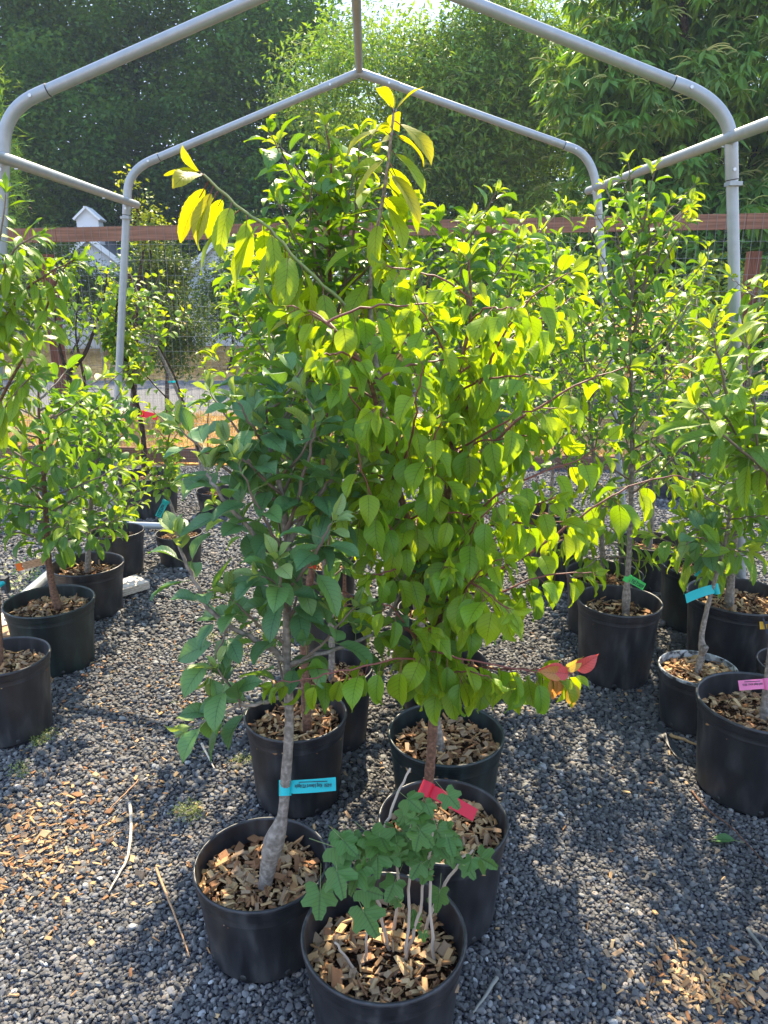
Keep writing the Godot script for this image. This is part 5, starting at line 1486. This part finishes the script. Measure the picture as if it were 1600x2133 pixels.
	s = stem(t, PackedVector3Array([Vector3(1.23, 0.24, -1.70), Vector3(1.28, 0.6, -1.70), Vector3(1.34, 1.0, -1.72)]), [[0, 0.011], [1, 0.004]], "bark")
	clothe(t, s, 0.6, 1.0, 6, 0.14, 0.14, 0.9, "apple", {"pull": Vector3(0.9, 0, 0)})
	grow(t)


func left_row() -> void:
	var t := potted("potted_tree", "peach tree with narrow drooping leaves in the pot cut off by the left edge", -1.44, -2.64, 0.166, 0.32, {"singles": 200, "chips": 120, "group": "fruit trees of the left row"})
	var s := stem(t, PackedVector3Array([Vector3(-1.452, 0.258, -2.630), Vector3(-1.425, 0.548, -2.630), Vector3(-1.395, 0.862, -2.630), Vector3(-1.368, 1.123, -2.630), Vector3(-1.344, 1.372, -2.620), Vector3(-1.298, 1.622, -2.600), Vector3(-1.236, 1.769, -2.580)]), [[0, 0.013], [1, 0.004]], "brown_bark")
	shoot(t, PackedVector3Array([Vector3(-1.348, 1.240, -2.630), Vector3(-1.257, 1.342, -2.600), Vector3(-1.169, 1.462, -2.580), Vector3(-1.091, 1.577, -2.560), Vector3(-1.040, 1.674, -2.550), Vector3(-0.987, 1.732, -2.550)]), 0.0065, 0.002, "peach", 0.25, {"gap": 0.7, "bark": "brown_bark"})
	shoot(t, PackedVector3Array([Vector3(-1.345, 1.307, -2.620), Vector3(-1.246, 1.531, -2.580), Vector3(-1.153, 1.637, -2.560), Vector3(-1.060, 1.695, -2.540), Vector3(-0.965, 1.738, -2.540)]), 0.006, 0.002, "peach", 0.25, {"gap": 0.6, "bark": "brown_bark"})
	shoot(t, PackedVector3Array([Vector3(-1.321, 1.437, -2.600), Vector3(-1.218, 1.652, -2.540), Vector3(-1.138, 1.765, -2.500), Vector3(-1.059, 1.807, -2.500)]), 0.005, 0.002, "peach", 0.2, {"gap": 0.6})
	shoot(t, PackedVector3Array([Vector3(-1.306, 1.561, -2.600), Vector3(-1.240, 1.740, -2.580), Vector3(-1.192, 1.869, -2.580), Vector3(-1.180, 1.932, -2.580)]), 0.004, 0.002, "peach", 0.2, {"gap": 0.8})
	shoot(t, PackedVector3Array([Vector3(-1.356, 1.175, -2.620), Vector3(-1.198, 1.323, -2.500), Vector3(-1.110, 1.389, -2.460)]), 0.004, 0.002, "peach", 0.2, {"gap": 0.7})
	clothe(t, s, 0.5, 1.0, 8, 0.26, 0.2, 0.5, "peach", {"gap": 0.9, "bend": 0.0, "pull": Vector3(0.4, 0, 0)})
	grow(t)

	t = potted("potted_tree", "apple tree with a wooden stake label in a wide green pot", -1.50, -3.20, 0.193, 0.31, {"pot": "green_pot", "singles": 180, "chips": 160, "group": "fruit trees of the left row"})
	s = stem(t, PackedVector3Array([Vector3(-1.457, 0.272, -3.190), Vector3(-1.471, 0.355, -3.190), Vector3(-1.476, 0.473, -3.190), Vector3(-1.471, 0.585, -3.190), Vector3(-1.458, 0.759, -3.190), Vector3(-1.448, 0.949, -3.190), Vector3(-1.440, 1.113, -3.190), Vector3(-1.424, 1.272, -3.190)]), [[0, 0.020], [0.2, 0.015], [0.5, 0.012], [1, 0.004]], "brown_bark")
	clothe(t, s, 0.36, 0.95, 26, 0.40, 0.26, 0.35, "small_apple", {"gap": 0.8, "bend": 0.12, "r0": 0.006, "size": 1.25})
	shoot(t, PackedVector3Array([Vector3(-1.458, 0.759, -3.190), Vector3(-1.496, 0.867, -3.100), Vector3(-1.553, 0.859, -3.050), Vector3(-1.591, 0.832, -3.000)]), 0.005, 0.002, "small_apple", 0.2, {})
	var st := Geo.new()
	st.box(Transform3D(Basis(Vector3.BACK, 0.24), Vector3(-1.534, 0.494, -3.170)), Vector3(0.10, 0.033, 0.004))
	part("stake_label", st.mesh(M.stake_wood, false), t.node, t.back)
	var so := Geo.new()
	so.box(Transform3D(Basis(Vector3.BACK, 0.24), Vector3(-1.599, 0.478, -3.170)), Vector3(0.026, 0.0335, 0.0046))
	part("painted_end", so.mesh(M.tag_orange, false), t.node, t.back, "orange painted end of the wooden label")
	grow(t)

	t = potted("potted_tree", "bushy apple tree in the ribbed black pot of the left row", -1.555, -3.79, 0.186, 0.27, {"ribs": true, "singles": 60, "chips": 240, "group": "fruit trees of the left row"})
	s = stem(t, PackedVector3Array([Vector3(-1.551, 0.223, -3.780), Vector3(-1.537, 0.335, -3.780), Vector3(-1.510, 0.517, -3.780), Vector3(-1.469, 0.720, -3.780), Vector3(-1.424, 0.917, -3.780), Vector3(-1.383, 1.085, -3.780)]), [[0, 0.016], [0.4, 0.011], [1, 0.003]], "bark")
	clothe(t, s, 0.22, 1.0, 26, 0.34, 0.18, 0.4, "small_apple", {"gap": 0.8, "size": 1.2})
	shoot(t, PackedVector3Array([Vector3(-1.518, 0.440, -3.780), Vector3(-1.380, 0.548, -3.720), Vector3(-1.272, 0.604, -3.700), Vector3(-1.203, 0.629, -3.700)]), 0.005, 0.002, "small_apple", 0.2, {"gap": 0.8})
	grow(t)

	t = potted("potted_tree", "small tree in the black pot by the left back leg of the canopy", -1.595, -4.38, 0.156, 0.265, {"chips": 200, "group": "fruit trees of the left row"})
	s = stem(t, PackedVector3Array([Vector3(-1.596, 0.266, -4.370), Vector3(-1.583, 0.458, -4.370), Vector3(-1.588, 0.689, -4.370), Vector3(-1.577, 0.942, -4.370), Vector3(-1.574, 1.239, -4.370), Vector3(-1.587, 1.500, -4.370)]), [[0, 0.012], [1, 0.003]], "bark")
	clothe(t, s, 0.3, 0.75, 9, 0.24, 0.2, 0.6, "small_apple", {"gap": 1.2})
	grow(t)

	t = potted("potted_tree", "small plum tree with a teal tag hanging over its little pot", -1.27, -4.54, 0.143, 0.20, {"chips": 200, "sunk": 0.03, "group": "fruit trees of the left row"})
	s = stem(t, PackedVector3Array([Vector3(-1.272, 0.175, -4.530), Vector3(-1.282, 0.277, -4.530), Vector3(-1.304, 0.384, -4.530), Vector3(-1.330, 0.490, -4.530), Vector3(-1.314, 0.654, -4.530), Vector3(-1.272, 0.830, -4.530), Vector3(-1.192, 0.944, -4.530)]), [[0, 0.011], [0.4, 0.009], [1, 0.003]], "bark")
	clothe(t, s, 0.42, 1.0, 18, 0.13, 0.11, 0.5, "plum", {"gap": 0.85})
	tag(t, Vector3(-1.332, 0.402, -4.520), Vector3(-0.55, -1, 0.1), "teal", 0.10, 0.036, "A3125 Plum", true, 0.010)
	grow(t)

	t = potted("potted_tree", "column shaped plum tree with a bright red tag in the big pot by the fence", -1.78, -5.66, 0.225, 0.31, {"chips": 260, "group": "fruit trees of the left row"})
	s = stem(t, PackedVector3Array([Vector3(-1.806, 0.318, -5.640), Vector3(-1.789, 0.520, -5.640), Vector3(-1.794, 0.700, -5.640), Vector3(-1.836, 0.982, -5.640), Vector3(-1.876, 1.188, -5.640), Vector3(-1.925, 1.323, -5.640), Vector3(-1.882, 1.588, -5.640)]), [[0, 0.022], [0.4, 0.016], [1, 0.005]], "dark_bark")
	clothe(t, s, 0.5, 1.0, 30, 0.15, 0.12, 0.5, "plum", {"gap": 0.85, "size": 1.15})
	shoot(t, PackedVector3Array([Vector3(-1.823, 0.987, -5.600), Vector3(-1.669, 1.196, -5.550), Vector3(-1.621, 1.362, -5.550), Vector3(-1.617, 1.492, -5.550)]), 0.006, 0.002, "plum", 0.2, {})
	tag(t, Vector3(-1.769, 0.771, -5.600), Vector3(1, -0.22, 0.05), "red", 0.105, 0.045, "", false, 0.012)
	grow(t)

	t = potted("potted_tree", "open tree of two leaning bare stems in the short black pot by the fence", -1.275, -5.67, 0.153, 0.18, {"chips": 140, "sunk": 0.04, "group": "fruit trees of the left row"})
	s = stem(t, PackedVector3Array([Vector3(-1.366, 0.220, -5.660), Vector3(-1.386, 0.461, -5.660), Vector3(-1.461, 0.768, -5.660), Vector3(-1.586, 1.118, -5.660), Vector3(-1.681, 1.356, -5.660), Vector3(-1.702, 1.588, -5.660)]), [[0, 0.020], [0.5, 0.013], [1, 0.004]], "bark")
	stem(t, PackedVector3Array([Vector3(-1.367, 0.410, -5.640), Vector3(-1.444, 0.736, -5.640), Vector3(-1.526, 1.051, -5.640), Vector3(-1.615, 1.257, -5.620)]), [[0, 0.010], [1, 0.005]], "dark_bark", "limb")
	clothe(t, s, 0.7, 1.0, 11, 0.34, 0.24, 0.6, "plum", {"gap": 1.4})
	shoot(t, PackedVector3Array([Vector3(-1.540, 0.804, -5.660), Vector3(-1.667, 0.987, -5.600), Vector3(-1.762, 1.090, -5.600)]), 0.006, 0.003, "plum", 0.5, {"bark": "dark_bark"})
	shoot(t, PackedVector3Array([Vector3(-1.285, 0.477, -5.500), Vector3(-1.269, 0.724, -5.500), Vector3(-1.240, 0.965, -5.500), Vector3(-1.270, 1.133, -5.500)]), 0.005, 0.002, "plum", 0.55, {"bark": "dark_bark"})
	tag(t, Vector3(-1.520, 1.004, -5.600), Vector3(-1, -0.05, 0.05), "teal", 0.03, 0.012, "", false, 0.012)
	grow(t)

	t = potted("potted_tree", "forked tree in the tall blue grey tub by the fence", -2.68, -6.85, 0.28, 0.70, {"pot": "grey_tub", "chips": 60, "sunk": 0.16, "twig": "grey_twig", "group": "fruit trees of the left row"})
	s = stem(t, PackedVector3Array([Vector3(-2.782, 0.541, -6.840), Vector3(-2.766, 0.755, -6.840), Vector3(-2.768, 0.924, -6.840), Vector3(-2.624, 1.090, -6.840), Vector3(-2.535, 1.254, -6.840), Vector3(-2.427, 1.496, -6.840), Vector3(-2.341, 1.811, -6.840)]), [[0, 0.030], [0.3, 0.026], [0.5, 0.018], [1, 0.005]], "dark_bark")
	var f := stem(t, PackedVector3Array([Vector3(-2.771, 0.903, -6.840), Vector3(-2.798, 1.073, -6.800), Vector3(-2.818, 1.256, -6.800), Vector3(-2.821, 1.576, -6.800)]), [[0, 0.022], [1, 0.005]], "dark_bark", "limb")
	var f2 := stem(t, PackedVector3Array([Vector3(-2.622, 0.697, -6.800), Vector3(-2.627, 0.886, -6.800), Vector3(-2.650, 1.093, -6.800), Vector3(-2.656, 1.297, -6.800), Vector3(-2.588, 1.654, -6.800)]), [[0, 0.016], [1, 0.004]], "dark_bark", "limb")
	for q in [s, f, f2]:
		clothe(t, q, 0.55, 1.0, 8, 0.45, 0.3, 0.6, "small_apple", {"gap": 1.2, "size": 1.1})
	grow(t)

	var tub := potted("grey_tub", "empty looking grey tub standing by the fence at the right", 2.35, -6.2, 0.22, 0.36, {"pot": "grey_tub", "chips": 30, "category": "tub", "group": "tubs by the fence"})
	grow(tub)


func _ready() -> void:
	rng.seed = 20240711
	var cam := Camera3D.new()
	cam.name = "camera"
	cam.fov = 67.3
	cam.near = 0.05
	cam.far = 400.0
	cam.position = EYE
	cam.rotation_degrees = Vector3(-16.2, 0, 0)
	add_child(cam)
	cam.current = true
	var e := Environment.new()
	e.background_mode = Environment.BG_SKY
	var sm := ProceduralSkyMaterial.new()
	sm.sky_top_color = Color(0.58, 0.69, 0.86)
	sm.sky_horizon_color = Color(0.86, 0.91, 0.96)
	sm.sky_curve = 0.18
	sm.ground_bottom_color = Color(0.30, 0.28, 0.25)
	sm.ground_horizon_color = Color(0.62, 0.64, 0.62)
	sm.sky_energy_multiplier = 1.0
	sm.sun_angle_max = 5.0
	var sky := Sky.new()
	sky.sky_material = sm
	e.sky = sky
	e.tonemap_mode = Environment.TONE_MAPPER_LINEAR
	e.tonemap_exposure = 3.3
	e.sdfgi_enabled = true
	e.ssao_enabled = true
	e.ssil_enabled = true
	e.fog_enabled = true
	e.fog_density = 0.0013
	e.fog_light_color = Color(0.86, 0.92, 1.0)
	var we := WorldEnvironment.new()
	we.name = "world"
	we.environment = e
	add_child(we)
	var sun := DirectionalLight3D.new()
	sun.name = "sun"
	sun.light_energy = 1.6
	sun.light_color = Color(1.0, 0.93, 0.80)
	sun.light_angular_distance = 0.5
	sun.shadow_enabled = true
	add_child(sun)
	sun.rotation_degrees = Vector3(-46, 177, 0)

	materials()
	leaf_species()
	chips()
	beyond()
	fence()
	canopy()
	middle_group()
	right_row()
	left_row()
	ground()
	litter()
